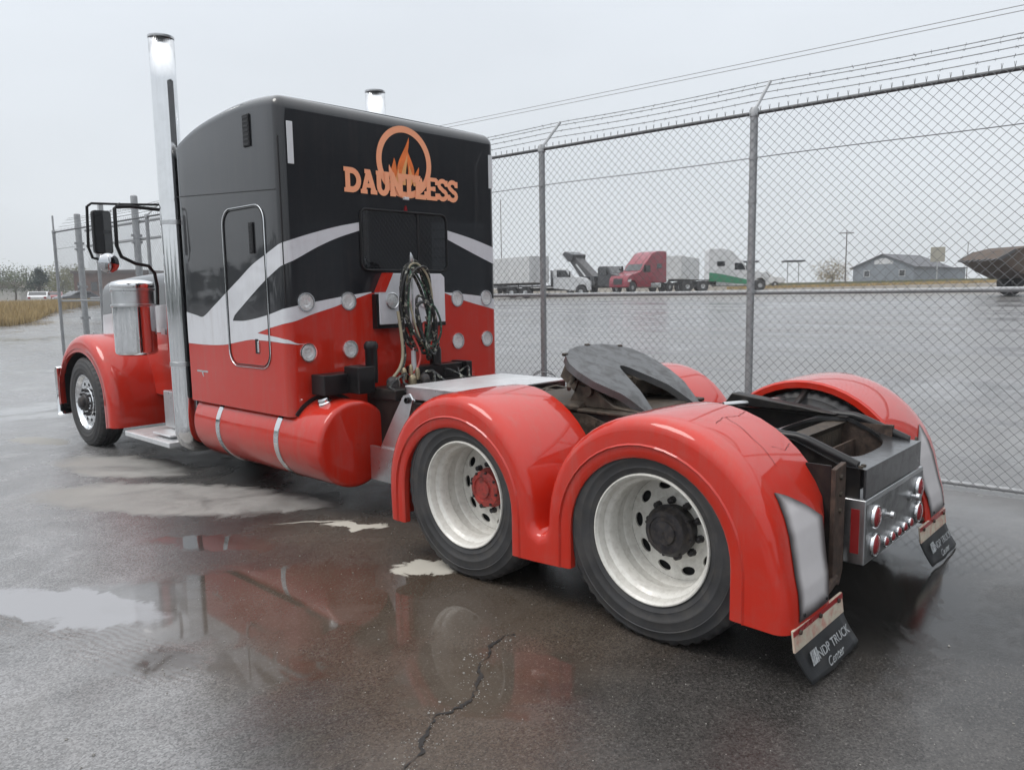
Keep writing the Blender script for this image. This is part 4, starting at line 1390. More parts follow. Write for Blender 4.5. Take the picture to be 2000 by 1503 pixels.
    for iu in range(nu + 1):
        u = iu / nu
        xq = lerp(xa, xb, u)
        xq_top = lerp(xa - .06, xb - .10, u)
        top = lerp(.585, .40, u ** 1.2)
        for iv in range(nv + 1):
            v = iv / nv
            l = .035 + (top - .035) * v
            xq2 = lerp(xq, xq_top, v)
            vs.append(crown(at_len(l), xq2, .004))
            ed.append(min(u * .33, (1 - u) * .33, v * top, (1 - v) * top + .02, 9))
    me = bpy.data.meshes.new('tail_panel')
    fs = []
    for iu in range(nu):
        for iv in range(nv):
            a = iu * (nv + 1) + iv
            fs.append((a, a + 1, a + nv + 2, a + nv + 1))
    me.from_pydata(vs, [], fs)
    me.materials.append(M['airbrush'])
    at_ = me.attributes.new('edge', 'FLOAT', 'POINT')
    at_.data.foreach_set('value', ed)
    me.polygons.foreach_set('use_smooth', [True] * len(fs))
    bm = bmesh.new(); bm.from_mesh(me); bmesh.ops.recalc_face_normals(bm, faces=bm.faces); bm.to_mesh(me); bm.free()
    o = bpy.data.objects.new('tail_panel', me)
    COL.objects.link(o)
    o.parent = f
    for (xq, l) in ((1.11, .06), (.87, .06)):
        c = crown(at_len(l), xq, .004)
        MB().lathe([(.009, -.006), (.007, -.010), (.001, -.011)], c, 'y', 8).build('rivet', M['hole'], f)
    return f
rear_fender(-1)
rear_fender(1)

# ---- mud flaps below the fender tails
def text_mesh(body, size, name, material, parent, loc, xdir, ydir, shear=0.0, bold=0.0, extrude=0.0004):
    cu = bpy.data.curves.new(name, 'FONT')
    cu.body = body
    cu.size = size
    cu.shear = shear
    cu.offset = bold
    cu.extrude = extrude
    tmp = bpy.data.objects.new(name, cu)
    COL.objects.link(tmp)
    bpy.context.view_layer.update()
    me = bpy.data.meshes.new_from_object(tmp.evaluated_get(bpy.context.evaluated_depsgraph_get()))
    bpy.data.objects.remove(tmp)
    bpy.data.curves.remove(cu)
    X, Y = Vector(xdir).normalized(), Vector(ydir).normalized()
    Z = X.cross(Y)
    mt = Matrix(((X.x, Y.x, Z.x, loc[0]), (X.y, Y.y, Z.y, loc[1]), (X.z, Y.z, Z.z, loc[2]), (0, 0, 0, 1)))
    me.transform(mt)
    me.materials.clear()
    me.materials.append(material)
    o = bpy.data.objects.new(name, me)
    COL.objects.link(o)
    o.parent = parent
    return o
def mud_flap(s):
    xa, xb = (-1.215, -.655) if s < 0 else (.615, 1.175)
    top = [(-.700, .266), (-.710, .266), (-.722, .172), (-.712, .172)]
    st_ = MB().prism([(y, z) for y, z in top], 'x', xa, xb).build('flap_bracket', M['cream_strip'], truck, bevel=.002)
    MB().prism([(-.7095, .262), (-.7120, .262), (-.7145, .240), (-.7120, .240)], 'x', xa, xb).build('red_edge', M['red_reflector'], st_)
    for x in (xa + .06, (xa + xb) / 2, xb - .06):
        MB().lathe([(.012, -.002), (.010, -.010), (.001, -.011)], (x, -.714, .245), 'y', 8).build('bolt', M['rust'], st_)
    mb = MB()
    rows = []
    for k in range(10):
        t = k / 9
        y = -.712 - .04 * t - .022 * t ** 2
        z = lerp(.195, .022, t)
        row = []
        for j in range(9):
            x = lerp(xa + .005, xb - .005, j / 8) + .075 * t ** 1.3
            row.append((x, y - .010 * math.sin(PI * j / 8) * t + .004 * math.sin(j * 1.7) * t, z))
        rows.append(row)
    mb.grid(rows)
    fl = mb.build('mud_flap', M['flap_rubber'], truck, smooth=50, solid=.008)
    xd, yd = (1, 0, 0), (-.38, .30, .95)
    zt = .098
    def p(x, dz, o=-.006): return (x, -.730 - (zt - dz) * .36 - .024 + o, dz)
    text_mesh('NDP TRUCK', .064, 'flap_lettering', M['white_ink'], fl, p(xa + .17, .100, -.010), xd, yd, bold=.0006)
    text_mesh('Center', .062, 'flap_lettering', M['white_ink'], fl, p(xa + .23, .047, -.012), xd, yd, shear=.45, bold=.0003)
    lg = MB()
    for q in range(4):
        lg.bx(xa + .065 + q * .018, xa + .079 + q * .018, -.0005, .0005, 0, .060)
    o = lg.build('flap_emblem', M['white_ink'], fl, smooth=0)
    o.location = p(.035, .094, -.008)
    o.rotation_euler = (-.33, 0, 0)
    return fl
mud_flap(-1)
mud_flap(1)
# rusty hangers between frame end and fender
for s in (-1, 1):
    hg = MB()
    hg.prism([(s * .655, .40), (s * .655, .845 if s < 0 else .70), (s * .525, .86 if s < 0 else .70), (s * .525, .33), (s * .565, .26), (s * .655, .29)], 'y', -.665, -.64)
    h_ = hg.build('hanger_plate', M['rust'], truck, bevel=.004)
    MB().bx(min(s * .645, s * .655), max(s * .645, s * .655), -.64, -.52, .34, .86 if s < 0 else .68).build('hanger_flange', M['frame'], h_)
    MB().tube([(s * .61, -.66, .31), (s * .80, -.665, .27), (s * 1.10, -.68, .27)], .022, 8).build('hanger_arm', M['rust'], h_)
    for z in (.80, .72, .64):
        MB().lathe([(.014, -.0), (.012, -.012), (.001, -.013)], (s * .60, -.665, z), 'y', 6).build('bolt', M['grime'], h_)

# ---- tail: black plate with D-shaped opening, light box
tp = MB()
n_ = 40
def tail_z(y): return .818 if y < -.62 else lerp(.818, .925, min(1, (y + .62) / .26))
OUT, INN = [], []
for k in range(n_):
    a = 2 * PI * k / n_
    ca, sa = math.cos(a), math.sin(a)
    q = max(abs(ca), abs(sa))
    OUT.append((ca / q * .455, -.46 + sa / q * .27))
    INN.append((math.copysign(abs(ca) ** .6, ca) * .372, -.405 + math.copysign(abs(sa) ** .8, sa) * .212))
tp.grid([[(x, y, tail_z(y)) for x, y in OUT], [(x, y, tail_z(y)) for x, y in INN], [(x, y, tail_z(y) - .02) for x, y in INN]], closed=True)
M['gloss_black'] = mat('gloss_frame_black', (0.016, 0.017, 0.019), 0.3, 0.0, 0.8, var=0.3, vs=6, dirt=0.35, dirtc=(0.06, 0.055, 0.05), coat_rough=0.18)
tail = tp.build('tail_plate', M['gloss_black'], truck, smooth=30)
MB().bx(-.455, .455, -.735, -.722, .672, .8185).build('rear_crossmember', M['gloss_black'], truck, bevel=.004)
MB().bx(-.42, .42, -.40, -.385, .50, .80).build('inner_wall', M['rust'], truck)
MB().bx(.385, .42, -.60, -.2, .62, .90).build('inner_wall', M['rust'], truck)
for (x, y) in ((-.43, -.70), (-.39, -.70), (-.43, -.62)):
    MB().lathe([(.013, 0), (.012, .01), (.001, .011)], (x, y, .8185), 'z', 6).build('bolt', M['grime'], tail)
lb = MB().bx(-.465, .49, -.742, -.64, .345, .668).build('tail_light_box', M['alu'], truck, bevel=.006)
MB().bx(-.468, -.465, -.715, -.675, .40, .62).build('side_reflector', M['red_reflector'], lb)
MB().bx(-.455, .48, -.745, -.742, .355, .645).build('light_panel', M['worn_steel'], lb)
def tail_light(x, z, r):
    b = MB().lathe([(r * 1.12, 0.0), (r * 1.15, -.010), (r * 1.06, -.020), (r * .97, -.018), (r * .95, -.010)], (x, -.745, z), 'y', 28).build('tail_light', M['chrome'], lb, smooth=50)
    MB().lathe([(r * .96, -.010), (r * .85, -.022), (r * .5, -.028), (.001, -.030)], (x, -.745, z), 'y', 24).build('lens', M['lens_red'], b, smooth=60)
for x in (-.352, .382):
    for z in (.568, .428):
        tail_light(x, z, .054)
for k in range(5):
    tail_light(-.195 + k * .105, .405, .026)
for x in (-.215, .225):
    kn = MB().lathe([(.026, 0), (.026, -.012), (.012, -.018), (.012, -.035), (.02, -.04), (.018, -.055), (.001, -.058)], (x, -.745, .552), 'y', 16).build('plug_socket', M['alu'], lb, smooth=50)

# ---- fifth wheel coupling
fw = bpy.data.objects.new('fifth_wheel', None)
COL.objects.link(fw)
fw.parent = truck
fw.location = (0, .90, 1.145)
fw.rotation_euler = (R_(26), 0, 0)
half = [(0, .40), (.14, .395), (.27, .36), (.37, .30), (.435, .21), (.455, .10), (.445, -.02), (.405, -.13), (.355, -.24), (.325, -.33), (.30, -.40), (.275, -.425), (.25, -.41), (.228, -.34), (.185, -.22), (.13, -.09), (.078, .01), (.048, .07), (.022, .098), (0, .104)]
left = [(-x, y) for x, y in reversed(half[1:-1])]
outl = half + left
def bendz(x, y):
    return -.16 * max(0, -.18 - y) ** 1.15 * 1.6 - .02 * max(0, abs(x) - .38) * 4
bm = bmesh.new()
vt = [bm.verts.new((x, y, 0)) for x, y in outl]
bm.faces.new(vt)
bmesh.ops.triangulate(bm, faces=bm.faces[:])
for _ in range(3):
    bmesh.ops.subdivide_edges(bm, edges=[e_ for e_ in bm.edges if e_.calc_length() > .06], cuts=1)
    bmesh.ops.triangulate(bm, faces=bm.faces[:])
for v in bm.verts:
    v.co.z = bendz(v.co.x, v.co.y)
r_ = bmesh.ops.extrude_face_region(bm, geom=bm.faces[:])
for v in [g for g in r_['geom'] if isinstance(g, bmesh.types.BMVert)]:
    v.co.z -= .045
bmesh.ops.recalc_face_normals(bm, faces=bm.faces)
me = bpy.data.meshes.new('top_plate')
bm.to_mesh(me); bm.free()
me.materials.append(M['greased_plate'])
me.polygons.foreach_set('use_smooth', [True] * len(me.polygons))
me.set_sharp_from_angle(angle=R_(35))
plate = mobj('top_plate', me, fw)
sk = MB()
sk.prism([(-.40, .12), (.40, .12), (.34, .30), (-.34, .30)], 'z', -.16, -.045)
sk.prism([(-.30, -.10), (-.06, -.02), (-.06, .12), (-.38, .12)], 'z', -.14, -.045)
sk.prism([(.30, -.10), (.06, -.02), (.06, .12), (.38, .12)], 'z', -.14, -.045)
sk.build('plate_underframe', M['grime'], fw)
MB().tube([(-.42, .02, -.10), (.42, .02, -.10)], .035, 12).build('pivot_pin', M['grime'], fw)
MB().tube([(-.30, .2, -.09), (-.52, .1, -.09), (-.56, .06, -.09)], .014, 8).build('release_handle', M['grime'], fw)
MB().prism([(-.07, .02), (.07, .02), (.085, .14), (-.085, .14)], 'z', -.10, -.05).build('lock_jaw', M['grime'], fw, bevel=.01)
for (x, y) in ((-.36, .315), (-.02, .40), (.30, .345)):
    MB().bx(x - .022, x + .022, y - .008, y + .008, -.01, .006).build('grease_stop', M['grime'], fw)
# ramps behind the coupling
for s in (-1, 1):
    MB().prism([(-.30, .94), (.42, .94), (.36, 1.02), (-.1, .97)], 'x', s * .38 - .05, s * .38 + .05).build('guide_ramp', M['frame'], truck, bevel=.008)
MB().tube([(.2, .35, .96), (.45, .18, .97), (.62, .12, .97)], .016, 8).build('fender_bar', M['alu'], truck)
for s in (-1, 1):
    for y in (.0, 1.30):
        MB().tube([(s * .42, y, .93), (s * .62, y, 1.02), (s * 1.0, y, 1.055)], .02, 8).build('fender_bar', M['frame'], truck)

# ---- hoses and fittings behind the sleeper
pg = MB().tube([(-.13, 2.98, 1.0), (-.13, 2.98, 1.22)], .021, 12).build('pogo_stick', M['reflector'], truck, smooth=60)
MB().tube([(-.13, 2.98, 1.22), (-.135, 2.97, 1.6), (-.15, 2.95, 1.9)], .010, 8).build('spring_rod', M['chrome'], pg, smooth=60)
MB().tube([(-.15, 2.95, 1.88), (-.165, 2.93, 1.95), (-.175, 2.92, 1.985), (-.18, 2.92, 2.02)], [.014, .02, .016, .004], 8).build('hook', M['alu'], pg, smooth=60)
def loop(cx_, cz_, rx_, rz_, tilt, material, ph, r=.013, name='air_hose', y=2.93, turns=1.0):
    pts = []
    N = 44
    for k in range(N):
        a = 2 * PI * k / N * turns
        w_ = 1 + .05 * math.sin(3 * a + ph)
        x_ = .03 + rx_ * .88 * w_ * math.sin(a)
        z_ = rz_ * w_ * math.cos(a)
        pts.append((cx_ + x_ * math.cos(tilt) - z_ * math.sin(tilt), y + .025 * math.sin(2 * a + ph), cz_ + x_ * math.sin(tilt) + z_ * math.cos(tilt)))
    return MB().tube(pts, r * 0.95, 8, closed=(turns == 1.0)).build(name, material, truck, smooth=70)
loop(-.165, 1.605, .165, .345, .05, M['hose_black'], 0.0, .016, y=2.935)
loop(-.150, 1.590, .150, .320, .09, M['hose_green'], 1.0, .011, y=2.90)
loop(-.160, 1.580, .175, .335, .00, M['hose_black'], 2.2, .014, y=2.955)
loop(-.145, 1.600, .135, .330, .12, M['hose_tan'], 3.1, .009, y=2.885)
loop(-.140, 1.560, .160, .350, .10, M['hose_black'], 4.2, .013, y=2.915)
loop(-.110, 1.46, .09, .20, .2, M['hose_black'], 1.9, .012, y=2.875)
loop(-.17, 1.62, .15, .30, -.03, M['hose_black'], 5.0, .012, y=2.86)
loop(-.155, 1.57, .125, .31, .10, M['hose_green'], 2.0, .010, y=2.945)
loop(-.15, 1.53, .15, .33, .13, M['hose_black'], .8, .014, y=2.97)
loop(-.10, 1.40, .10, .22, .25, M['hose_black'], 3.3, .013, y=2.85)
loop(-.07, 1.42, .08, .17, -.1, M['hose_green'], 1.4, .010, y=2.83)
loop(-.06, 1.33, .085, .11, .3, M['hose_red'], .6, .010, y=2.90)
loop(-.02, 1.25, .07, .11, -.2, M['hose_black'], 2.6, .012, y=2.92)
def hose(pts, r, material, name='air_hose'):
    P = []
    n2 = len(pts)
    for i in range((n2 - 1) * 6 + 1):
        t = i / 6
        k = min(n2 - 2, int(t))
        u = t - k
        p0, p1, p2, p3 = Vector(pts[max(0, k - 1)]), Vector(pts[k]), Vector(pts[k + 1]), Vector(pts[min(n2 - 1, k + 2)])
        P.append(.5 * ((2 * p1) + (-p0 + p2) * u + (2 * p0 - 5 * p1 + 4 * p2 - p3) * u * u + (-p0 + 3 * p1 - 3 * p2 + p3) * u ** 3))
    return MB().tube(P, r, 8).build(name, material, truck, smooth=70)
hose([(-.32, 2.93, 1.55), (-.30, 2.92, 1.35), (-.31, 2.90, 1.20), (-.36, 2.88, 1.10), (-.46, 2.86, 1.02)], .013, M['hose_tan'])
hose([(-.27, 2.95, 1.75), (-.28, 2.93, 1.40), (-.27, 2.92, 1.18), (-.34, 2.90, 1.06)], .011, M['hose_black'])
hose([(-.14, 2.88, 1.40), (-.10, 2.86, 1.25), (-.05, 2.88, 1.18), (.03, 2.92, 1.22), (.10, 2.96, 1.20)], .012, M['hose_green'])
hose([(-.05, 2.90, 1.50), (.0, 2.88, 1.36), (.02, 2.90, 1.22), (.05, 2.94, 1.12)], .012, M['hose_black'])
hose([(-.20, 2.9, 1.35), (-.16, 2.86, 1.2), (-.22, 2.84, 1.08), (-.30, 2.84, 1.04)], .010, M['hose_red'])
for i in range(7):
    x0 = random.uniform(-.5, .3)
    hose([(x0, 2.85, 1.0), (x0 + random.uniform(-.1, .1), 2.8, 1.06), (x0 + random.uniform(-.2, .2), 2.7, .98), (x0 + random.uniform(-.25, .25), 2.6, .93)], random.uniform(.008, .015), M['hose_black'])
MB().lathe([(.046, 1.0), (.048, 1.05), (.048, 1.26), (.056, 1.27), (.056, 1.30), (.040, 1.325), (.004, 1.33)], (-.60, 2.93, 0), 'z', 20).build('air_dryer', M['satin_black'], truck, smooth=40)
MB().lathe([(.050, 1.09), (.052, 1.2), (.045, 1.235), (.02, 1.245), (.004, 1.245)], (.11, 2.98, 0), 'z', 20).build('filter_canister', M['satin_black'], truck, smooth=40)
MB().bx(-.99, -.66, 3.0, 3.18, .93, 1.085).build('valve_box', M['satin_black'], truck, bevel=.008)
MB().bx(-.78, -.62, 2.86, 3.05, .93, 1.14).build('valve_box', M['satin_black'], truck, bevel=.012)
MB().bx(-.12, .46, 2.95, 3.10, .96, 1.085).build('manifold_box', M['satin_black'], truck, bevel=.008)
MB().bx(.40, .47, 2.90, 3.10, .96, 1.095).build('manifold_box', M['satin_black'], truck, bevel=.008)
MB().bx(-.62, .45, 2.62, 2.95, .88, .965).build('valve_tray', M['frame'], truck, bevel=.01)
for (x, y, z, r, mt) in ((-.45, 2.84, .99, .045, 'alu'), (-.30, 2.80, 1.0, .035, 'brass'), (-.23, 2.82, 1.05, .022, 'brass'), (-.20, 2.76, 1.0, .04, 'hub_dark'), (-.36, 2.83, 1.06, .022, 'brass'), (-.28, 2.84, 1.08, .018, 'brass'), (-.50, 2.80, 1.0, .05, 'hub_dark')):
    MB().lathe([(r, -.05), (r, .01), (r * .8, .03), (r * .4, .045), (.001, .046)], (x, y, z), 'z', 14).build('fitting', M[mt], truck, smooth=40)

# ================================================================== chain-link fence
FA = R_(-1.99)
FT = Vector((math.sin(FA), math.cos(FA), 0))
FN = Vector((math.cos(FA), -math.sin(FA), 0))
FO = Vector((2.815, 0, 0)) + FT * 0.098
def fp(a, z=0.0, off=0.0):
    q = FO + FT * a + FN * off
    return Vector((q.x, q.y, z))
fence = thing('chain_link_fence', 'tall galvanised chain-link fence with barbed wire beside the truck', 'fence', fp(8.93), FA * -1)
FM = fence.matrix_basis.inverted()
fence.rotation_euler = (0, 0, 0)
def floc(v):
    return Vector(v) - fence.location
A0, A1, FH = -6.31, 19.09, 3.31
post_me = None
arm_me = None
for k in range(11):
    a = 1.31 + 2.54 * (k - 3)
    if post_me is None:
        post_me = MB().lathe([(.036, 0), (.036, FH - .03), (.044, FH - .03), (.046, FH + .03), (.030, FH + .055), (.002, FH + .06)], (0, 0, 0), 'z', 16).mesh('post', M['galv'], smooth=40)
        ab = MB()
        ab.tube([(0, 0, FH + .02), (.355 * FN.x, .355 * FN.y, FH + .355)], .016, 6)
        arm_me = ab.mesh('wire_arm', M['galv'], smooth=40)
        cl_me = MB().lathe([(.039, -.012), (.042, -.012), (.042, .012), (.039, .012)], (0, 0, 0), 'z', 14).mesh('clamp', M['galv'])
    p = mobj('post', post_me, fence, floc(fp(a)))
    if k < 10:
        mobj('wire_arm', arm_me, p)
    else:
        MB().tube([(0, 0, FH + .02), (0, 0, FH + .40)], .022, 8).build('wire_arm', M['galv'], p)
    for z in (.45, 1.65, 2.5, 2.9):
        mobj('clamp', cl_me, p, (0, 0, z))
def frail(name, z, r, off=0.0):
    return MB().tube([floc(fp(a, z, off)) for a in np.linspace(A0, A1, 24)], r, 10).build(name, M['rail_galv'] if name == 'top_rail' else M['galv'], fence, smooth=60)
frail('top_rail', FH, .018)
frail('middle_rail', 1.648, .023, .045)
frail('bottom_rail', .055, .020)
MB().tube([floc(fp(a, 2.905 + .004 * math.sin(a * 2.2), .01)) for a in np.linspace(A0, A1, 60)], .0045, 5).build('tension_wire', M['wire'], fence, smooth=60)
for t_ in (1.0, .86, .63, .38):
    mb = MB()
    pts = []
    for a in np.linspace(A0, A1, 120):
        sag = .018 * math.sin(((a - 1.31) / 2.54 % 1) * PI)
        pts.append(floc(fp(a, FH + .01 + .345 * t_ - sag, .345 * t_)))
    mb.tube(pts, .0022, 4)
    mb.tube([p + Vector((0, 0, .004)) for p in pts], .0016, 3)
    a = A0
    while a < A1:
        c = floc(fp(a, FH + .01 + .345 * t_ - .018 * math.sin(((a - 1.31) / 2.54 % 1) * PI), .345 * t_))
        for q in range(2):
            d = Vector((random.uniform(-1, 1), random.uniform(-1, 1), random.uniform(-1, 1))).normalized() * .018
            mb.tube([c - d, c + d], .0018, 3)
        a += .127
    mb.build('barbed_wire', M['wire'], fence, smooth=0)
# woven mesh: two families of diagonal wires clipped to the panel, knuckled tips above the rail
mb = MB()
P2 = .0865
zb, zt = .035, FH + .004
L = A1 - A0
HH = zt - zb
def diag(sgn):
    c = -HH
    while c < L + (0 if sgn > 0 else HH) + HH:
        # a = c + sgn * (z - zb)
        za, zc_ = 0.0, HH
        a0, a1 = c, c + sgn * HH
        lo, hi = 0.0, HH
        if sgn > 0:
            lo = max(lo, -c); hi = min(hi, L - c)
        else:
            lo = max(lo, c - L); hi = min(hi, c)
        if hi - lo > .02:
            k = max(1, int((hi - lo) / 1.2))
            pts = [floc(fp(A0 + c + sgn * (lo + (hi - lo) * i / k), zb + lo + (hi - lo) * i / k, -.0385 + sgn * .0016)) for i in range(k + 1)]
            mb.tube(pts, .0022, 3, caps=False)
        c += P2
diag(1)
diag(-1)
a = A0 + .02
while a < A1:
    c = floc(fp(a, zt, -.0385))
    for d in (-.006, .006):
        mb.tube([c, c + FT * d + Vector((0, 0, .046))], .0024, 3, caps=False)
    a += P2
ms = mb.build('wire_mesh', M['wire'], fence, smooth=0, recalc=False)
ms['kind'] = 'stuff'
# loose tie wire round the second post
c = fp(3.85, .72)
MB().tube([floc(c + Vector((math.cos(q) * .10 * (1 + .2 * math.sin(2 * q)), math.sin(q) * .16, .03 * math.sin(q * 2 + .6)))) for q in np.linspace(0, 2 * PI, 26)[:-1]], .006, 6, closed=True).build('tie_wire', M['wire'], fence, smooth=60)

# ---- gate beyond the fence end
GO = .75
gate = thing('sliding_gate', 'galvanised sliding gate on thick posts beyond the front of the truck', 'gate', fp(16.2, 0, GO))
def gl(a, z, o=0.0):
    return fp(a, z, GO + o) - gate.location
for a, zt_ in ((19.6, 3.85), (16.25, 4.0)):
    pg_ = MB().lathe([(.075, 0), (.075, zt_ - .02), (.05, zt_), (.002, zt_ + .01)], gl(a, 0), 'z', 16).build('gate_post', M['galv'], gate, smooth=40)
    for z in (3.1, 2.95, 2.0, 1.2):
        MB().bx(-.11, .11, -.04, .04, z - .03, z + .03, Matrix.Translation(gl(a, 0))).build('roller_bracket', M['galv'], pg_)
for z, r in ((3.42, .035), (3.02, .028), (1.70, .028), (.80, .028)):
    MB().tube([gl(19.4, z, .1), gl(12.2, z, .1)], r, 8).build('gate_rail', M['galv'], gate, smooth=60)
for a in (14.9, 12.2):
    MB().tube([gl(a, .80, .1), gl(a, 3.42, .1)], .026, 8).build('gate_upright', M['galv'], gate, smooth=60)
for z in (3.52, 3.62, 3.72):
    MB().tube([gl(19.4, z, .1), gl(12.2, z, .1)], .004, 4).build('barbed_wire', M['wire'], gate)
mb = MB()
for sgn in (1, -1):
    c = -2.6
    while c < 7.2 + 2.6:
        lo = max(0, -c) if sgn > 0 else max(0, c - 7.2)
        hi = min(2.6, 7.2 - c) if sgn > 0 else min(2.6, c)
        if hi - lo > .02:
            mb.tube([gl(12.2 + c + sgn * lo, .8 + lo, .1 + sgn * .002), gl(12.2 + c + sgn * hi, .8 + hi, .1 + sgn * .002)], .0015, 3, caps=False)
        c += P2
ms = mb.build('wire_mesh', M['wire'], gate, smooth=0, recalc=False)
ms['kind'] = 'stuff'

# ---- power lines running parallel to the fence
cab_pts = []
for j, (dz, nm) in enumerate(((0, 'upper of the two thin power cables above the fence'), (-.11, 'lower of the two thin power cables above the fence'))):
    pts = []
    for k in range(50):
        a = -40 + 66 * k / 49
        q = fp(a, 0, 13.0)
        pts.append((q.x, q.y, 7.80 + dz - .25 * math.sin((a + 40) / 66 * PI)))
    o = MB().tube(pts, .010, 5).build('power_cable', M['power'], None, smooth=60)
    tag(o, nm, 'cable', 'power cables above the fence')

# ================================================================== far side of the yard
def flat(name, c, rough=.6, coat=0.0, var=.12, metal=0.0, vs=1.2, dirt=.15):
    M[name] = mat(name, c, rough, metal, coat, var=var, vs=vs, dirt=dirt, dirtc=(.10, .09, .08))
flat('truck_crimson', (.24, .012, .030), .35, .6)
flat('truck_white', (.62, .63, .64), .35, .6)
flat('trailer_white', (.55, .56, .57), .5)
flat('truck_charcoal', (.035, .037, .042), .4, .3)
flat('dump_steel', (.075, .075, .078), .55)
flat('green_skirt', (.03, .22, .11), .4, .5)
flat('loader_brown', (.068, .042, .027), .7, dirt=.6)
flat('siding_grey', (.20, .225, .25), .6)
flat('shingle_grey', (.105, .108, .118), .8)
flat('brick_brown', (.15, .078, .058), .8)
flat('roof_brown', (.10, .078, .068), .8)
flat('wood_pole', (.13, .115, .10), .85)
flat('canopy_dark', (.06, .065, .075), .6)
flat('sign_tan', (.33, .31, .25), .6)
flat('bark', (.085, .068, .052), .9)
flat('car_white', (.62, .62, .62), .3, .8)
flat('car_dark', (.05, .055, .07), .3, .8)
flat('car_red', (.28, .03, .03), .3, .8)
flat('house_pale', (.42, .40, .37), .7)
flat('workshop_steel', (.075, .078, .085), .5, vs=.4)
flat('unseen_workshop_roof', (.10, .10, .105), .5, vs=.4)
LEFT = Vector((-RX.x, -RX.y)).normalized()
TOCAM = Vector((-RF.x, -RF.y)).normalized()
def heading(deg):
    """0 = facing left in the photograph, 90 = facing the viewer, 180 = facing right"""
    d = LEFT * math.cos(R_(deg)) + TOCAM * math.sin(R_(deg))
    return math.atan2(-d.x, d.y)
whl_me = MB().lathe([(.20, .02), (.28, .0), (.30, .03), (.36, .02), (.46, .02), (.51, .05), (.51, .24), (.46, .27), (.1, .27)], (0, 0, 0), 'x', 20).mesh('tyre', M['rubber'])
rimw_me = MB().lathe([(.29, .03), (.27, .05), (.20, .09), (.12, .09), (.11, .02), (.005, .01)], (0, 0, 0), 'x', 20).mesh('wheel', M['alu'])
def wheels(parent, ys_, hw, sc=1.0):
    for y in ys_:
        for s in (-1, 1):
            w = mobj('wheel', rimw_me, parent, (s * hw, y, .51 * sc), (0, 0, 0) if s < 0 else (0, 0, PI))
            w.scale = (sc, sc, sc)
            mobj('tyre', whl_me, w)
def aero_semi(px, depth, hd, paint_, label, lower=None, sc=1.0, roof=True):
    p = atz(px, depth)
    t = thing('semi_tractor', label, 'truck', p, heading(hd), 'tractors parked across the yard')
    t.scale = (sc, sc, sc)
    hi = 3.95 if roof else 3.0
    prof = [(0, .95), (0, hi - .1), (.1, hi), (1.3, hi), (2.1, hi - .22 if roof else hi), (2.75, 3.05 if roof else 2.9), (3.05, 2.78), (3.65, 2.02), (4.3, 1.86), (5.25, 1.62), (5.5, 1.3), (5.55, .55), (5.2, .5), (5.15, .9), (4.9, 1.15), (4.5, 1.15), (4.2, .9), (4.15, .55), (2.2, .5), (2.2, .95)]
    cabm = MB().prism([(y - .6, z) for y, z in prof], 'x', -1.18, 1.18).build('cab_body', M[paint_], t, bevel=.09, seg=3)
    for s in (-1, 1):
        MB().prism([(1.75, 1.95), (2.75, 1.95), (2.42, 2.55), (1.75, 2.6)], 'x', s * 1.185, s * 1.195).build('side_window', M['glass_dark'], cabm)
        MB().prism([(.15, 2.3), (.85, 2.3), (.85, 2.75), (.15, 2.75)], 'x', s * 1.185, s * 1.195).build('sleeper_window', M['glass_dark'], cabm)
        MB().prism([(4.35, 1.05), (4.85, 1.05), (4.75, 1.25), (4.4, 1.3)], 'x', s * 1.0, s * 1.19).build('headlight', M['lens_clear'], cabm)
        MB().bx(s * 1.45 - .06, s * 1.45 + .06, 2.75, 2.9, 1.9, 2.6).build('mirror', M['plastic_black'], t)
        MB().bx(min(s * .85, s * 1.15), max(s * .85, s * 1.15), .1, 2.9, .45, .92).build('fuel_tank', M['alu'], t, bevel=.1)
    MB().add([(-1.0, 3.02, 2.1), (1.0, 3.02, 2.1), (.95, 2.52, 2.72), (-.95, 2.52, 2.72)], [(0, 1, 2, 3)]).build('windscreen', M['glass_dark'], cabm)
    MB().bx(-.55, .55, 4.92, 4.965, .8, 1.35).build('grille', M['truck_charcoal'], cabm)
    MB().bx(-.45, .45, -3.6, 4.5, .62, .92).build('frame', M['frame'], t)
    for y0 in (-3.1, -1.7):
        for s in (-1, 1):
            MB().bx(min(s * .6, s * 1.22), max(s * .6, s * 1.22), y0 - .1, y0 + 1.2, 1.05, 1.10).build('rear_fender', M['frame'], t)
    if lower:
        for s in (-1, 1):
            MB().prism([(-.55, .96), (2.9, .62), (2.9, 1.05), (.5, 1.6), (-.55, 1.75)], 'x', s * 1.185, s * 1.20).build('paint_panel', M[lower], cabm)
    wheels(t, (4.1,), 1.15)
    wheels(t, (-2.5, -1.1), 1.2)
    return t
aero_semi(1276, 75, 38, 'truck_crimson', 'crimson high-roof sleeper tractor seen through the fence')
aero_semi(1392, 72, 176, 'truck_white', 'white sleeper tractor with a green lower panel beyond the fence', 'green_skirt', 1.0)
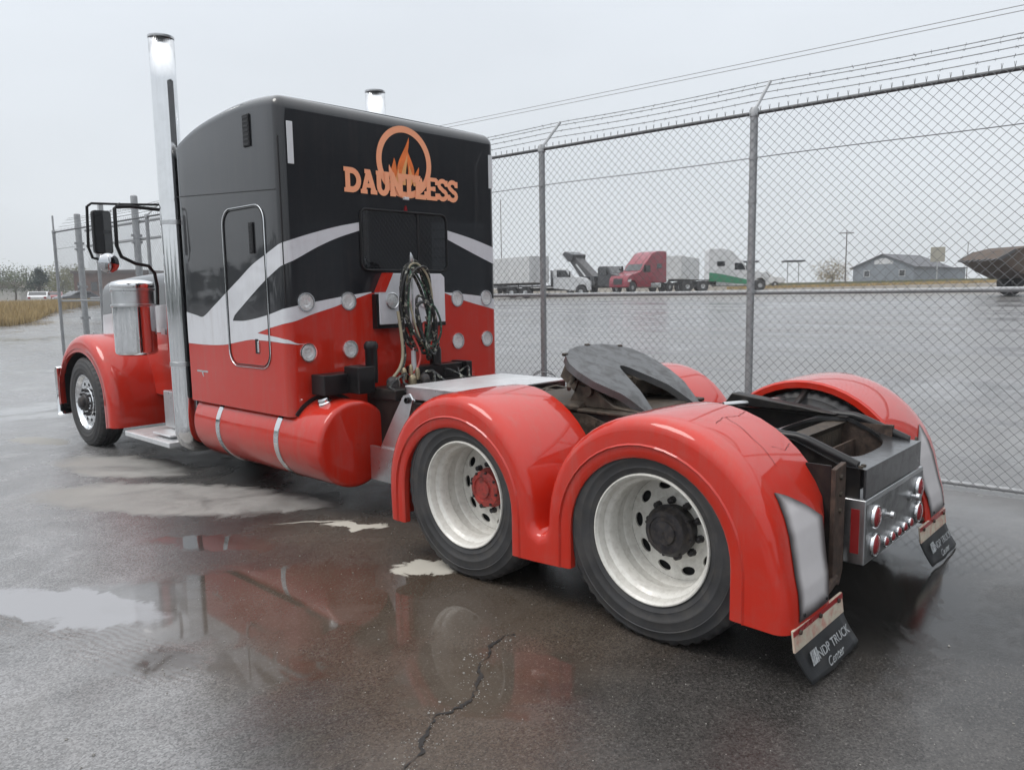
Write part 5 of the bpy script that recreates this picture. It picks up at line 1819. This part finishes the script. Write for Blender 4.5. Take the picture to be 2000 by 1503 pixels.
# day-cab straight trucks and the trailer at the left end of the row
def straight_truck(px, depth, hd, paint_, label, kind):
    t = thing({'box': 'box_truck', 'dump': 'boom_truck', 'flat': 'flatbed_truck'}[kind], label, 'truck', atz(px, depth), heading(hd))
    c_ = MB().prism([(1.0, .8), (1.0, 2.5), (1.2, 2.68), (2.3, 2.66), (2.85, 1.95), (4.1, 1.72), (4.45, 1.45), (4.5, .6), (4.15, .55), (4.05, .95), (3.8, 1.12), (3.4, 1.1), (3.15, .85), (3.1, .55)], 'x', -1.05, 1.05).build('cab_body', M[paint_], t, bevel=.09, seg=3)
    for s in (-1, 1):
        MB().prism([(1.35, 1.85), (2.55, 1.85), (2.2, 2.45), (1.35, 2.48)], 'x', s * 1.055, s * 1.065).build('side_window', M['glass_dark'], c_)
        MB().bx(s * 1.3 - .05, s * 1.3 + .05, 2.5, 2.62, 1.8, 2.35).build('mirror', M['plastic_black'], t)
        MB().prism([(4.2, 1.0), (4.48, 1.0), (4.44, 1.25), (4.2, 1.3)], 'x', s * .78, s * 1.058).build('headlight', M['lens_clear'], c_)
    MB().add([(-.92, 2.84, 2.0), (.92, 2.84, 2.0), (.88, 2.36, 2.6), (-.88, 2.36, 2.6)], [(0, 1, 2, 3)]).build('windscreen', M['glass_dark'], c_)
    MB().bx(-.7, .7, 4.49, 4.53, .75, 1.35).build('grille', M['chrome'], c_)
    MB().bx(-.45, .45, -4.2, 4.2, .6, .88).build('frame', M['frame'], t)
    wheels(t, (3.55,), 1.05)
    wheels(t, (-2.9, -1.6), 1.15)
    if kind == 'dump':
        bm_ = MB().prism([(.6, .95), (.6, 1.7), (-.2, 1.8), (-3.3, 4.15), (-3.75, 3.6), (-1.6, 1.3), (-1.6, .95)], 'x', -.55, .55).build('boom', M['dump_steel'], t, bevel=.04)
        MB().prism([(-2.75, 3.45), (-2.6, 4.0), (-3.9, 4.35), (-4.3, 4.1), (-3.9, 3.75), (-3.4, 3.3)], 'x', -.9, .9).build('boom_head', M['truck_charcoal'], bm_, bevel=.05)
        for s in (-1, 1):
            MB().tube([(s * .7, -.2, 1.0), (s * .7, -2.4, 3.0)], [.10, .07], 8).build('ram', M['alu'], bm_)
        MB().bx(-1.2, 1.2, -4.4, .8, .9, 1.25).build('deck_body', M['dump_steel'], t, bevel=.04)
        for y in (-3.9, -2.9, -1.0, .1):
            MB().bx(-1.22, 1.22, y, y + .6, 1.25, 1.75).build('tool_locker', M['truck_charcoal'], t, bevel=.03)
    elif kind == 'box':
        b_ = MB().bx(-1.25, 1.25, -5.0, .85, 1.0, 3.6).build('cargo_box', M['trailer_white'], t, bevel=.05)
        MB().bx(-1.22, 1.22, -5.03, -5.0, 1.1, 3.5).build('rear_door', M['truck_white'], b_)
    else:
        MB().bx(-1.2, 1.2, -4.6, .8, .95, 1.1).build('flat_bed', M['dump_steel'], t)
        MB().bx(-1.2, 1.2, .78, .86, 1.1, 2.5).build('headboard', M['truck_charcoal'], t)
    return t
straight_truck(1062, 72, 172, 'truck_white', 'white short-nosed truck with a flat bed between trailer and black boom truck', 'flat')
straight_truck(1168, 76, 128, 'truck_charcoal', 'black truck with a thick boom raised over its tail beyond the fence', 'dump')
def trailer(px, depth, hd, label):
    t = thing('box_trailer', label, 'trailer', atz(px, depth), heading(hd))
    b_ = MB().bx(-1.28, 1.28, -6.0, 6.0, 1.15, 4.0).build('trailer_body', M['trailer_white'], t, bevel=.04)
    for k in range(15):
        for s in (-1, 1):
            MB().bx(s * 1.285 - .008, s * 1.285 + .008, -5.7 + k * .8, -5.66 + k * .8, 1.2, 3.95).build('side_rib', M['alu'], b_)
    MB().bx(-1.1, 1.1, -6.02, -6.0, 1.25, 3.9).build('rear_door', M['truck_white'], b_)
    MB().bx(-.4, .4, -5.8, 5.8, .9, 1.12).build('frame', M['frame'], t)
    for s in (-1, 1):
        MB().bx(s * .9 - .05, s * .9 + .05, 3.0, 3.1, .1, 1.1).build('landing_leg', M['frame'], t)
    wheels(t, (-4.6, -3.3), 1.15)
    return t
trailer(1000, 88, 120, 'white box trailer standing at the left end of the row beyond the fence')
trailer(1330, 100, 66, 'white box trailer end-on between the crimson and the white tractors')

def car(px, depth, hd, paint_, label, pickup=False, grp=None):
    t = thing('pickup_truck' if pickup else 'parked_car', label, 'pickup' if pickup else 'car', atz(px, depth), heading(hd), grp)
    if pickup:
        prof = [(-2.7, .45), (-2.7, 1.15), (-.9, 1.15), (-.8, 1.75), (-.6, 1.85), (.6, 1.85), (1.15, 1.25), (2.4, 1.12), (2.6, .9), (2.6, .45)]
    else:
        prof = [(-2.2, .4), (-2.25, .95), (-1.9, 1.05), (-1.3, 1.45), (-.3, 1.5), (.3, 1.42), (1.05, 1.0), (2.0, .88), (2.2, .7), (2.2, .4)]
    b_ = MB().prism(prof, 'x', -.9, .9).build('body', M[paint_], t, bevel=.08, seg=3)
    for s in (-1, 1):
        w = [(-.7, 1.2), (.95, 1.2), (.55, 1.75), (-.6, 1.75)] if pickup else [(-1.5, 1.03), (.85, 1.03), (.25, 1.36), (-1.2, 1.38)]
        MB().prism(w, 'x', s * .905, s * .912).build('side_window', M['glass_dark'], b_)
        yb = -2.72 if pickup else -2.24
        MB().bx(s * .7 - .12, s * .7 + .12, yb - .02, yb, .75, .95).build('tail_light', M['lens_red'], b_)
        yf = 2.6 if pickup else 2.2
        MB().bx(s * .7 - .15, s * .7 + .15, yf - .02, yf + .02, .62, .8).build('headlight', M['lens_clear'], b_)
    if not pickup:
        MB().add([(-.75, -1.36, 1.44), (.75, -1.36, 1.44), (.8, -1.84, 1.10), (-.8, -1.84, 1.10)], [(0, 1, 2, 3)]).build('rear_window', M['glass_dark'], b_)
        MB().add([(-.75, .40, 1.40), (.75, .40, 1.40), (.8, 1.0, 1.06), (-.8, 1.0, 1.06)], [(0, 1, 2, 3)]).build('windscreen', M['glass_dark'], b_)
    wheels(t, (1.5, -1.5) if pickup else (1.35, -1.4), .92, .66)
    return t
car(1487, 92, 165, 'car_white', 'white pickup truck at the right end of the row beyond the fence', True)
car(77, 80, 296, 'car_white', 'white car on the road behind the dry grass at far left')
car(148, 88, 60, 'car_dark', 'dark car behind the gate at far left')
car(106, 92, 300, 'car_red', 'small red car beside the thin fence end post')

# house with a gable, and small things round it
def house():
    p = atz(1722, 128)
    p.z -= .1
    t = thing('gable_house', 'blue-grey house with a white gable window and grey shingle roof', 'house', p, heading(40))
    # local +y faces the viewer
    w, d0, d1, eh, ph = 5.0, -14.0, 0.0, 2.55, 4.55
    wl = MB().prism([(-w, 0), (w, 0), (w, eh), (0, ph - .1), (-w, eh)], 'y', d0, d1).build('wall', M['siding_grey'], t)
    for k in range(9):
        MB().bx(-w - .015, w + .015, d1, d1 + .015, .2 + k * .27, .225 + k * .27).build('siding_board', M['siding_grey'], wl)
    for s in (-1, 1):
        MB().prism([(0, ph - .02), (s * (w + .5), eh - .28), (s * (w + .5), eh - .12), (0, ph + .14)], 'y', d0 - .3, d1 + .4).build('roof', M['shingle_grey'], t)
    g = MB().prism([(-1.7, 3.0), (1.4, 3.0), (1.4, 3.55), (.3, 3.95), (-.5, 3.95), (-1.7, 3.45)], 'y', d1 + .02, d1 + .05).build('gable_window', M['truck_white'], t)
    for x in (-3.2, 2.6):
        f_ = MB().bx(x - .5, x + .5, d1 + .02, d1 + .06, .9, 2.0).build('window', M['truck_white'], t)
        MB().bx(x - .42, x + .42, d1 + .06, d1 + .075, .98, 1.92).build('pane', M['glass_dark'], f_)
    MB().bx(-.5, .5, d1 + .02, d1 + .06, 0, 2.05).build('door', M['siding_grey'], t)
    sh = thing('shed', 'low grey shed at the right end of the gabled house', 'shed', atz(1845, 132), heading(90))
    MB().bx(-3.4, 2.8, -4, 0, 0, 1.9).build('wall', M['siding_grey'], sh)
    MB().prism([(-4.2, 1.75), (.3, 1.95), (.3, 2.1), (-4.2, 1.9)], 'x', -3.6, 3.0).build('roof', M['shingle_grey'], sh)
house()
def pole(px, depth, h, label, arm=True, r=.11):
    p = atz(px, depth)
    t = thing('utility_pole', label, 'utility pole', p, heading(90))
    MB().tube([(0, 0, 0), (0, 0, h)], [r, r * .7], 8).build('pole', M['wood_pole'], t, smooth=60)
    if arm:
        a_ = MB().bx(-1.1, 1.1, -.06, .06, h - .5, h - .36).build('crossarm', M['wood_pole'], t)
        for x in (-1.0, -.4, .4, 1.0):
            MB().lathe([(.04, 0), (.06, .1), (.03, .18), (.002, .2)], (x, 0, h - .36), 'z', 8).build('insulator', M['trailer_white'], a_)
    return t
pole(1650, 118, 8.0, 'utility pole with crossarm at the left end of the gabled house')
pole(981, 100, 12.0, 'utility pole just right of the truck sleeper', False, .06)
pole(1886, 140, 6.6, 'thin pole left of the loader bucket', False, .08)
def canopy(px, depth, w, label):
    t = thing('pump_canopy', label, 'canopy', atz(px, depth), heading(90), 'flat canopies beside the second fence post')
    MB().bx(-w / 2, w / 2, -1.2, 1.2, 3.35, 3.6).build('roof', M['canopy_dark'], t, bevel=.03)
    for x in (-w * .3, w * .3):
        MB().tube([(x, 0, 0), (x, 0, 3.36)], .07, 8).build('column', M['galv'], t)
canopy(1450, 112, 4.0, 'flat dark canopy just left of the second fence post')
canopy(1548, 116, 2.8, 'flat dark canopy right of the second fence post')
sg = thing('sign_board', 'square tan sign board raised above the house roof end', 'sign', atz(1828, 126), heading(70))
MB().tube([(0, 0, 0), (0, 0, 3.0)], .12, 8).build('post', M['galv'], sg)
MB().bx(-1.05, 1.05, -.12, .12, 3.0, 5.4).build('board', M['sign_tan'], sg, bevel=.03)

def loader():
    t = thing('wheel_loader', 'brown wheel loader with raised bucket at the right edge beyond the fence', 'loader', atz(2010, 42), heading(8))
    # local +y points left in the picture
    bp = [(3.25, 1.95), (2.35, 2.42), (1.45, 2.62), (.6, 2.6), (.12, 2.25), (.05, 1.55), (.45, 1.05), (1.2, .92), (2.2, 1.35)]
    bk_ = MB().prism(bp, 'x', -1.45, 1.45).build('bucket', M['loader_brown'], t, bevel=.05)
    for x in (-1.47, 1.47):
        MB().prism([(3.3, 1.95), (2.3, 2.46), (2.3, 2.3), (3.1, 1.86)], 'x', x - .02, x + .02).build('side_cutter', M['dump_steel'], bk_)
    for k in range(7):
        x = -1.2 + k * .4
        MB().prism([(3.2, 1.98), (3.5, 1.86), (3.2, 1.90)], 'x', x - .06, x + .06).build('tooth', M['dump_steel'], bk_)
    for s in (-1, 1):
        MB().prism([(.3, 1.15), (.5, 1.45), (-1.8, 2.25), (-2.0, 1.95)], 'x', s * .55 - .08, s * .55 + .08).build('lift_arm', M['truck_charcoal'], t)
    MB().bx(-.75, .75, -5.5, -1.5, .8, 2.1).build('engine_body', M['loader_brown'], t, bevel=.1)
    cb = MB().bx(-.7, .7, -3.2, -1.7, 2.1, 3.4).build('cab', M['truck_charcoal'], t, bevel=.08)
    MB().bx(-.62, .62, -1.72, -1.68, 2.25, 3.3).build('cab_window', M['glass_dark'], cb)
    MB().bx(-.5, .5, -1.6, .3, .55, 1.3).build('front_frame', M['truck_charcoal'], t)
    for y in (.35, -4.6):
        for s in (-1, 1):
            w = mobj('wheel', rimw_me, t, (s * 1.25, y, .70), (0, 0, 0) if s < 0 else (0, 0, PI))
            w.scale = (1.9, 1.38, 1.38)
            mobj('tyre', whl_me, w)
loader()

def brick_house():
    t = thing('brick_building', 'brown brick building behind the gate at far left', 'building', atz(212, 118), heading(84))
    wl = MB().bx(-4.6, 5.5, -8, 0, -.5, 4.1).build('wall', M['brick_brown'], t)
    MB().bx(-4.9, 5.8, -8.3, .3, 4.1, 4.55).build('roof', M['roof_brown'], t)
    for x in (-3.2, -.6, 2.2, 4.4):
        f_ = MB().bx(x - .55, x + .55, 0, .05, 1.4, 2.8).build('window', M['roof_brown'], t)
        MB().bx(x - .47, x + .47, .05, .065, 1.48, 2.72).build('pane', M['glass_dark'], f_)
    for k in range(14):
        MB().bx(-4.605, 5.505, -.001, .012, k * .3, k * .3 + .02).build('brick_course', M['roof_brown'], wl)
    t2 = thing('pale_house', 'small pale house among trees at the left edge', 'house', atz(8, 130), heading(75))
    MB().bx(-3.5, 3.5, -5, 0, -.3, 2.5).build('wall', M['house_pale'], t2)
    MB().prism([(-4, 2.45), (4, 2.45), (0, 3.6)], 'y', -5.3, .4).build('roof', M['roof_brown'], t2)
brick_house()

# ---- trees, grass
def leafmat(name, c):
    t = NT(name)
    o = t.obj()
    n1 = t.noise(o, 1.3, 3)
    n2 = t.noise(o, 14, 2)
    c1 = t.mixc(t.rng(n1.outputs[0], .3, .7), tuple(x * .62 for x in c), tuple(x * 1.25 for x in c))
    c2 = t.mixc(t.math('MULTIPLY', n2.outputs[0], .5), c1, tuple(x * 1.5 for x in c))
    t.l(c2, t.b.inputs['Base Color'])
    t.b.inputs['Roughness'].default_value = .7
    t.b.inputs['Specular IOR Level'].default_value = .2
    return t.m
M['leaf_green'] = leafmat('leaf_green', (.10, .115, .06))
M['leaf_dark'] = leafmat('leaf_dark', (.026, .042, .034))
M['leaf_olive'] = leafmat('leaf_olive', (.14, .135, .055))
M['leaf_tan'] = leafmat('leaf_tan', (.21, .16, .07))
M['leaf_bare'] = leafmat('leaf_bare', (.12, .11, .085))
M['dry_grass'] = leafmat('dry_grass', (.34, .25, .12))
M['green_grass'] = leafmat('green_grass', (.12, .125, .06))
def tree(px, depth, h, w, kind, label, leaves=900, conical=False, bare=False, grp=None, cat='tree', name='tree'):
    h *= .82 if name == 'tree' else 1.0
    p = atz(px, depth)
    t = thing(name, label, cat, p, random.uniform(0, 6), grp)
    tr = MB()
    th = h * (.75 if conical else .55)
    tr.tube([(0, 0, -.3), (.04 * h, .01 * h, th * .5), (.02 * h, 0, th)], [.035 * h, .025 * h, .010 * h], 7)
    lobes = []
    nl = 9
    for k in range(nl):
        a = 2 * PI * k / nl + random.uniform(-.4, .4)
        zf = random.uniform(.38, .92) if name == 'tree' else random.uniform(.12, .72)
        rad = w / 2 * (1.05 - zf if conical else math.sqrt(max(.08, 1 - ((zf - .6) / .45) ** 2))) * random.uniform(.45, .8)
        c = Vector((math.cos(a) * rad, math.sin(a) * rad, zf * h))
        lobes.append((c, (w * .24 if not conical else w * .22 * (1.3 - zf)) * random.uniform(.8, 1.25)))
        tr.tube([(0, 0, max(.2 * h, c.z - .28 * h)), tuple(c * .55 + Vector((0, 0, c.z * .42))), tuple(c)], [.014 * h, .009 * h, .004 * h], 5)
    lobes.append((Vector((0, 0, h * .88)), w * (.10 if conical else .2)))
    lobes.append((Vector((0, 0, h * .6)), w * .26))
    if name == 'bush':
        lobes += [(Vector((math.cos(q) * w * .3, math.sin(q) * w * .3, h * .25)), w * .2) for q in range(6)]
    tr.build('trunk', M['bark'], t, smooth=60)
    cr_ = MB()
    for k in range(leaves):
        c, r = random.choice(lobes)
        d = Vector((random.gauss(0, 1), random.gauss(0, 1), random.gauss(0, .8)))
        d = d.normalized() * r * random.uniform(.35, 1.12)
        q = c + d
        s = h * random.uniform(.014, .032) * (.6 if bare else 1)
        u = Vector((random.uniform(-1, 1), random.uniform(-1, 1), random.uniform(-1, 1))).normalized()
        v = u.cross(Vector((random.uniform(-1, 1), random.uniform(-1, 1), random.uniform(-1, 1)))).normalized()
        cr_.add([q - u * s, q - v * s * .7, q + u * s, q + v * s * .7], [(0, 1, 2, 3)])
    cr_.build('crown', M[kind], t, smooth=0, recalc=False)
    return t
G1 = 'trees at the left skyline'
tree(80, 118, 6.48, 6.21, 'leaf_dark', 'dark dense conifer-like tree behind the white car at far left', 1600, True, grp=G1)
tree(30, 120, 6.05, 9.45, 'leaf_green', 'rounded mid-green tree at the left edge of the skyline', 2600, grp=G1)
tree(54, 150, 7.78, 6.75, 'leaf_bare', 'tall half-bare tree behind the dark tree at far left', 600, bare=True, grp=G1)
tree(2, 145, 6.48, 8.78, 'leaf_dark', 'dark tree cut by the left edge of the photo', 2600, grp=G1)
tree(122, 140, 6.70, 8.78, 'leaf_olive', 'olive tree just left of the thick gate post', 2600, grp=G1)
tree(148, 150, 7.13, 8.10, 'leaf_olive', 'olive tree behind the left corner of the brick building', 2600, grp=G1)
tree(100, 160, 7.13, 8.78, 'leaf_green', 'green tree right of the dark tree on the left skyline', 2600, grp=G1)
tree(270, 150, 6.8, 3.6, 'leaf_bare', 'thin bare tree between the gate post and the exhaust stack', 160, bare=True, grp=G1)
tree(-60, 140, 6.5, 7.0, 'leaf_green', 'broad green tree outside the left edge of the view', 1000, grp=G1)
tree(1624, 122, 3.6, 5.6, 'leaf_tan', 'yellowish bush left of the gabled house', 2600, name='bush', cat='bush')
tree(-170, 150, 7.0, 8.0, 'leaf_olive', 'olive tree well left of the view', 900, grp=G1)
def grass(name, mat_, n, pxr, depf, hh, wid, label=None):
    mb = MB()
    for k in range(n):
        px = random.uniform(*pxr)
        dep = depf(px, random.random())
        x, y = at(px, dep)
        z = terr(x, y)
        h = hh * random.uniform(.5, 1.3)
        a = random.uniform(0, PI)
        dx, dy = math.cos(a) * wid, math.sin(a) * wid
        lx, ly = random.gauss(0, .22) * h, random.gauss(0, .22) * h
        mb.add([(x - dx, y - dy, z - .05), (x + dx, y + dy, z - .05), (x + lx, y + ly, z + h)], [(0, 1, 2)])
    o = mb.build(name, M[mat_], None, smooth=0, recalc=False)
    o['kind'] = 'stuff'
    return o
def front_edge(px):
    return curve([(-260, 44), (0, 47), (60, 51), (110, 60), (235, 74)], px)
grass('dry_grass', 'dry_grass', 26000, (-260, 225), lambda px, u: front_edge(px) + 26 * u ** 1.3, .55, .06)
grass('dry_grass', 'dry_grass', 7000, (1420, 1960), lambda px, u: 80 + 13 * u, .20, .10)
grass('verge_grass', 'green_grass', 9000, (1500, 2150), lambda px, u: 92 + 34 * u, .22, .10)
# unseen workshop added behind and to the right, sized to mirror dark in the sleeper's back wall
ws_ = thing('unseen_workshop', 'unseen dark grey steel workshop added behind the right of the viewer', 'building', (20, -24, 0), R_(38))
wl = MB().bx(-17, 17, -8, 8, 0, 12.6).build('wall', M['workshop_steel'], ws_)
MB().prism([(-8.6, 12.5), (8.6, 12.5), (0, 14.4)], 'x', -17.4, 17.4).build('roof', M['unseen_workshop_roof'], ws_)
for x in (-11, -3, 5, 12):
    d_ = MB().bx(x - 2.2, x + 2.2, 8.0, 8.06, 0, 4.6).build('unseen_roller_door', M['siding_grey'], ws_)
    for k in range(12):
        MB().bx(x - 2.15, x + 2.15, 8.06, 8.08, .1 + k * .38, .14 + k * .38).build('unseen_door_slat', M['workshop_steel'], d_)
for k in range(33):
    MB().bx(-16.5 + k, -16.42 + k, 8.0, 8.04, 4.7, 12.5).build('wall_rib', M['workshop_steel'], wl)

# belt of trees far to the left and behind the viewer (mirrored in chrome and paint)
tb = MB()
for k in range(5200):
    az = random.uniform(R_(170), R_(352))
    d = random.uniform(75, 95)
    top = 5.0 + 2.2 * math.sin(az * 9) + 1.3 * math.sin(az * 23 + 1)
    x, y = CAMP.x + d * math.sin(az), CAMP.y + d * math.cos(az)
    z = random.uniform(0, max(1.5, top))
    s_ = random.uniform(.4, .9)
    u = Vector((random.uniform(-1, 1), random.uniform(-1, 1), random.uniform(-1, 1))).normalized()
    v = u.cross(Vector((random.uniform(-1, 1), random.uniform(-1, 1), random.uniform(-1, 1)))).normalized()
    q = Vector((x, y, z))
    tb.add([q - u * s_, q - v * s_, q + u * s_, q + v * s_], [(0, 1, 2, 3)])
o = tb.build('tree_belt', M['leaf_dark'], None, smooth=0, recalc=False)
o['kind'] = 'stuff'
# pole that carries the power cables, hidden from the viewer behind the sleeper
hp = thing('utility_pole', 'utility pole behind the truck sleeper carrying the two power cables', 'utility pole', (fp(26, 0, 13).x, fp(26, 0, 13).y, terr(fp(26, 0, 13).x, fp(26, 0, 13).y)), FA)
MB().tube([(0, 0, 0), (0, 0, 8.0)], [.14, .10], 8).build('pole', M['wood_pole'], hp, smooth=60)

# ---- crack in the tarmac, loose grit
ck = MB()
cp_ = [(-2.75, -.05), (-2.63, .11), (-2.47, .19), (-2.32, .263), (-2.15, .27), (-2.01, .34), (-1.87, .47), (-1.68, .555), (-1.58, .53)]
L, Q = [], []
n2 = (len(cp_) - 1) * 12
wander = 0.0
for i in range(n2 + 1):
    t = i / 12
    k = min(len(cp_) - 2, int(t))
    u = t - k
    x, y = lerp(cp_[k][0], cp_[k + 1][0], u), lerp(cp_[k][1], cp_[k + 1][1], u)
    d = Vector((cp_[k + 1][0] - cp_[k][0], cp_[k + 1][1] - cp_[k][1])).normalized()
    nn = Vector((-d.y, d.x))
    wander = wander * .82 + random.gauss(0, .0065)
    j = wander + .012 * math.sin(i * .21 + 1) + random.uniform(-.002, .002)
    wd = max(.0012, .0055 + .004 * math.sin(i * .33) + random.gauss(0, .0022))
    L.append((x + nn.x * (j + wd), y + nn.y * (j + wd), terr(x, y) + .004))
    Q.append((x + nn.x * (j - wd), y + nn.y * (j - wd), terr(x, y) + .004))
ck.grid([L, Q])
M['crack_tar'] = mat('crack_tar', (.016, .015, .014), .5, var=.3, vs=30, bump=.4, bs=90)
o = ck.build('tarmac_crack', M['crack_tar'], None, smooth=0)
o['kind'] = 'structure'
M['grit'] = mat('grit', (.26, .25, .23), .8, var=.5, vs=40)
gt = MB()
for i in range(900):
    if i < 450:
        x, y = random.uniform(-3.6, -.2), random.uniform(-1.6, 2.4)
    elif i < 560:
        x, y = -2.9 + random.gauss(0, .12), 1.55 + random.gauss(0, .12)
    else:
        t = random.random()
        k = min(len(cp_) - 2, int(t * (len(cp_) - 1)))
        x, y = cp_[k][0] + random.gauss(0, .05), cp_[k][1] + random.gauss(0, .05)
    r = random.uniform(.0015, .004) if random.random() < .96 else random.uniform(.004, .008)
    z = terr(x, y)
    v = []
    for q in ((1, 0, 0), (-1, 0, 0), (0, 1, 0), (0, -1, 0), (0, 0, 1), (0, 0, -.5)):
        s_ = r * random.uniform(.7, 1.3)
        v.append((x + q[0] * s_, y + q[1] * s_, z + r * .3 + q[2] * s_ * .8))
    gt.add(v, [(0, 2, 4), (2, 1, 4), (1, 3, 4), (3, 0, 4), (2, 0, 5), (1, 2, 5), (3, 1, 5), (0, 3, 5)])
o = gt.build('loose_grit', M['grit'], None, smooth=0)
o['kind'] = 'stuff'

# ---- damp air over the yard
hz = MB().bx(-130, 330, -130, 330, -1.2, 15.5)
hm = bpy.data.materials.new('damp_air')
hm.use_nodes = True
ht = hm.node_tree
for n in list(ht.nodes):
    ht.nodes.remove(n)
hout = ht.nodes.new('ShaderNodeOutputMaterial')
hv = ht.nodes.new('ShaderNodeVolumePrincipled')
hv.inputs['Color'].default_value = (0.92, 0.95, 0.98, 1)
hv.inputs['Density'].default_value = 0.0009
ht.links.new(hv.outputs[0], hout.inputs['Volume'])
o = hz.build('haze', hm, None, smooth=0)
o['kind'] = 'stuff'
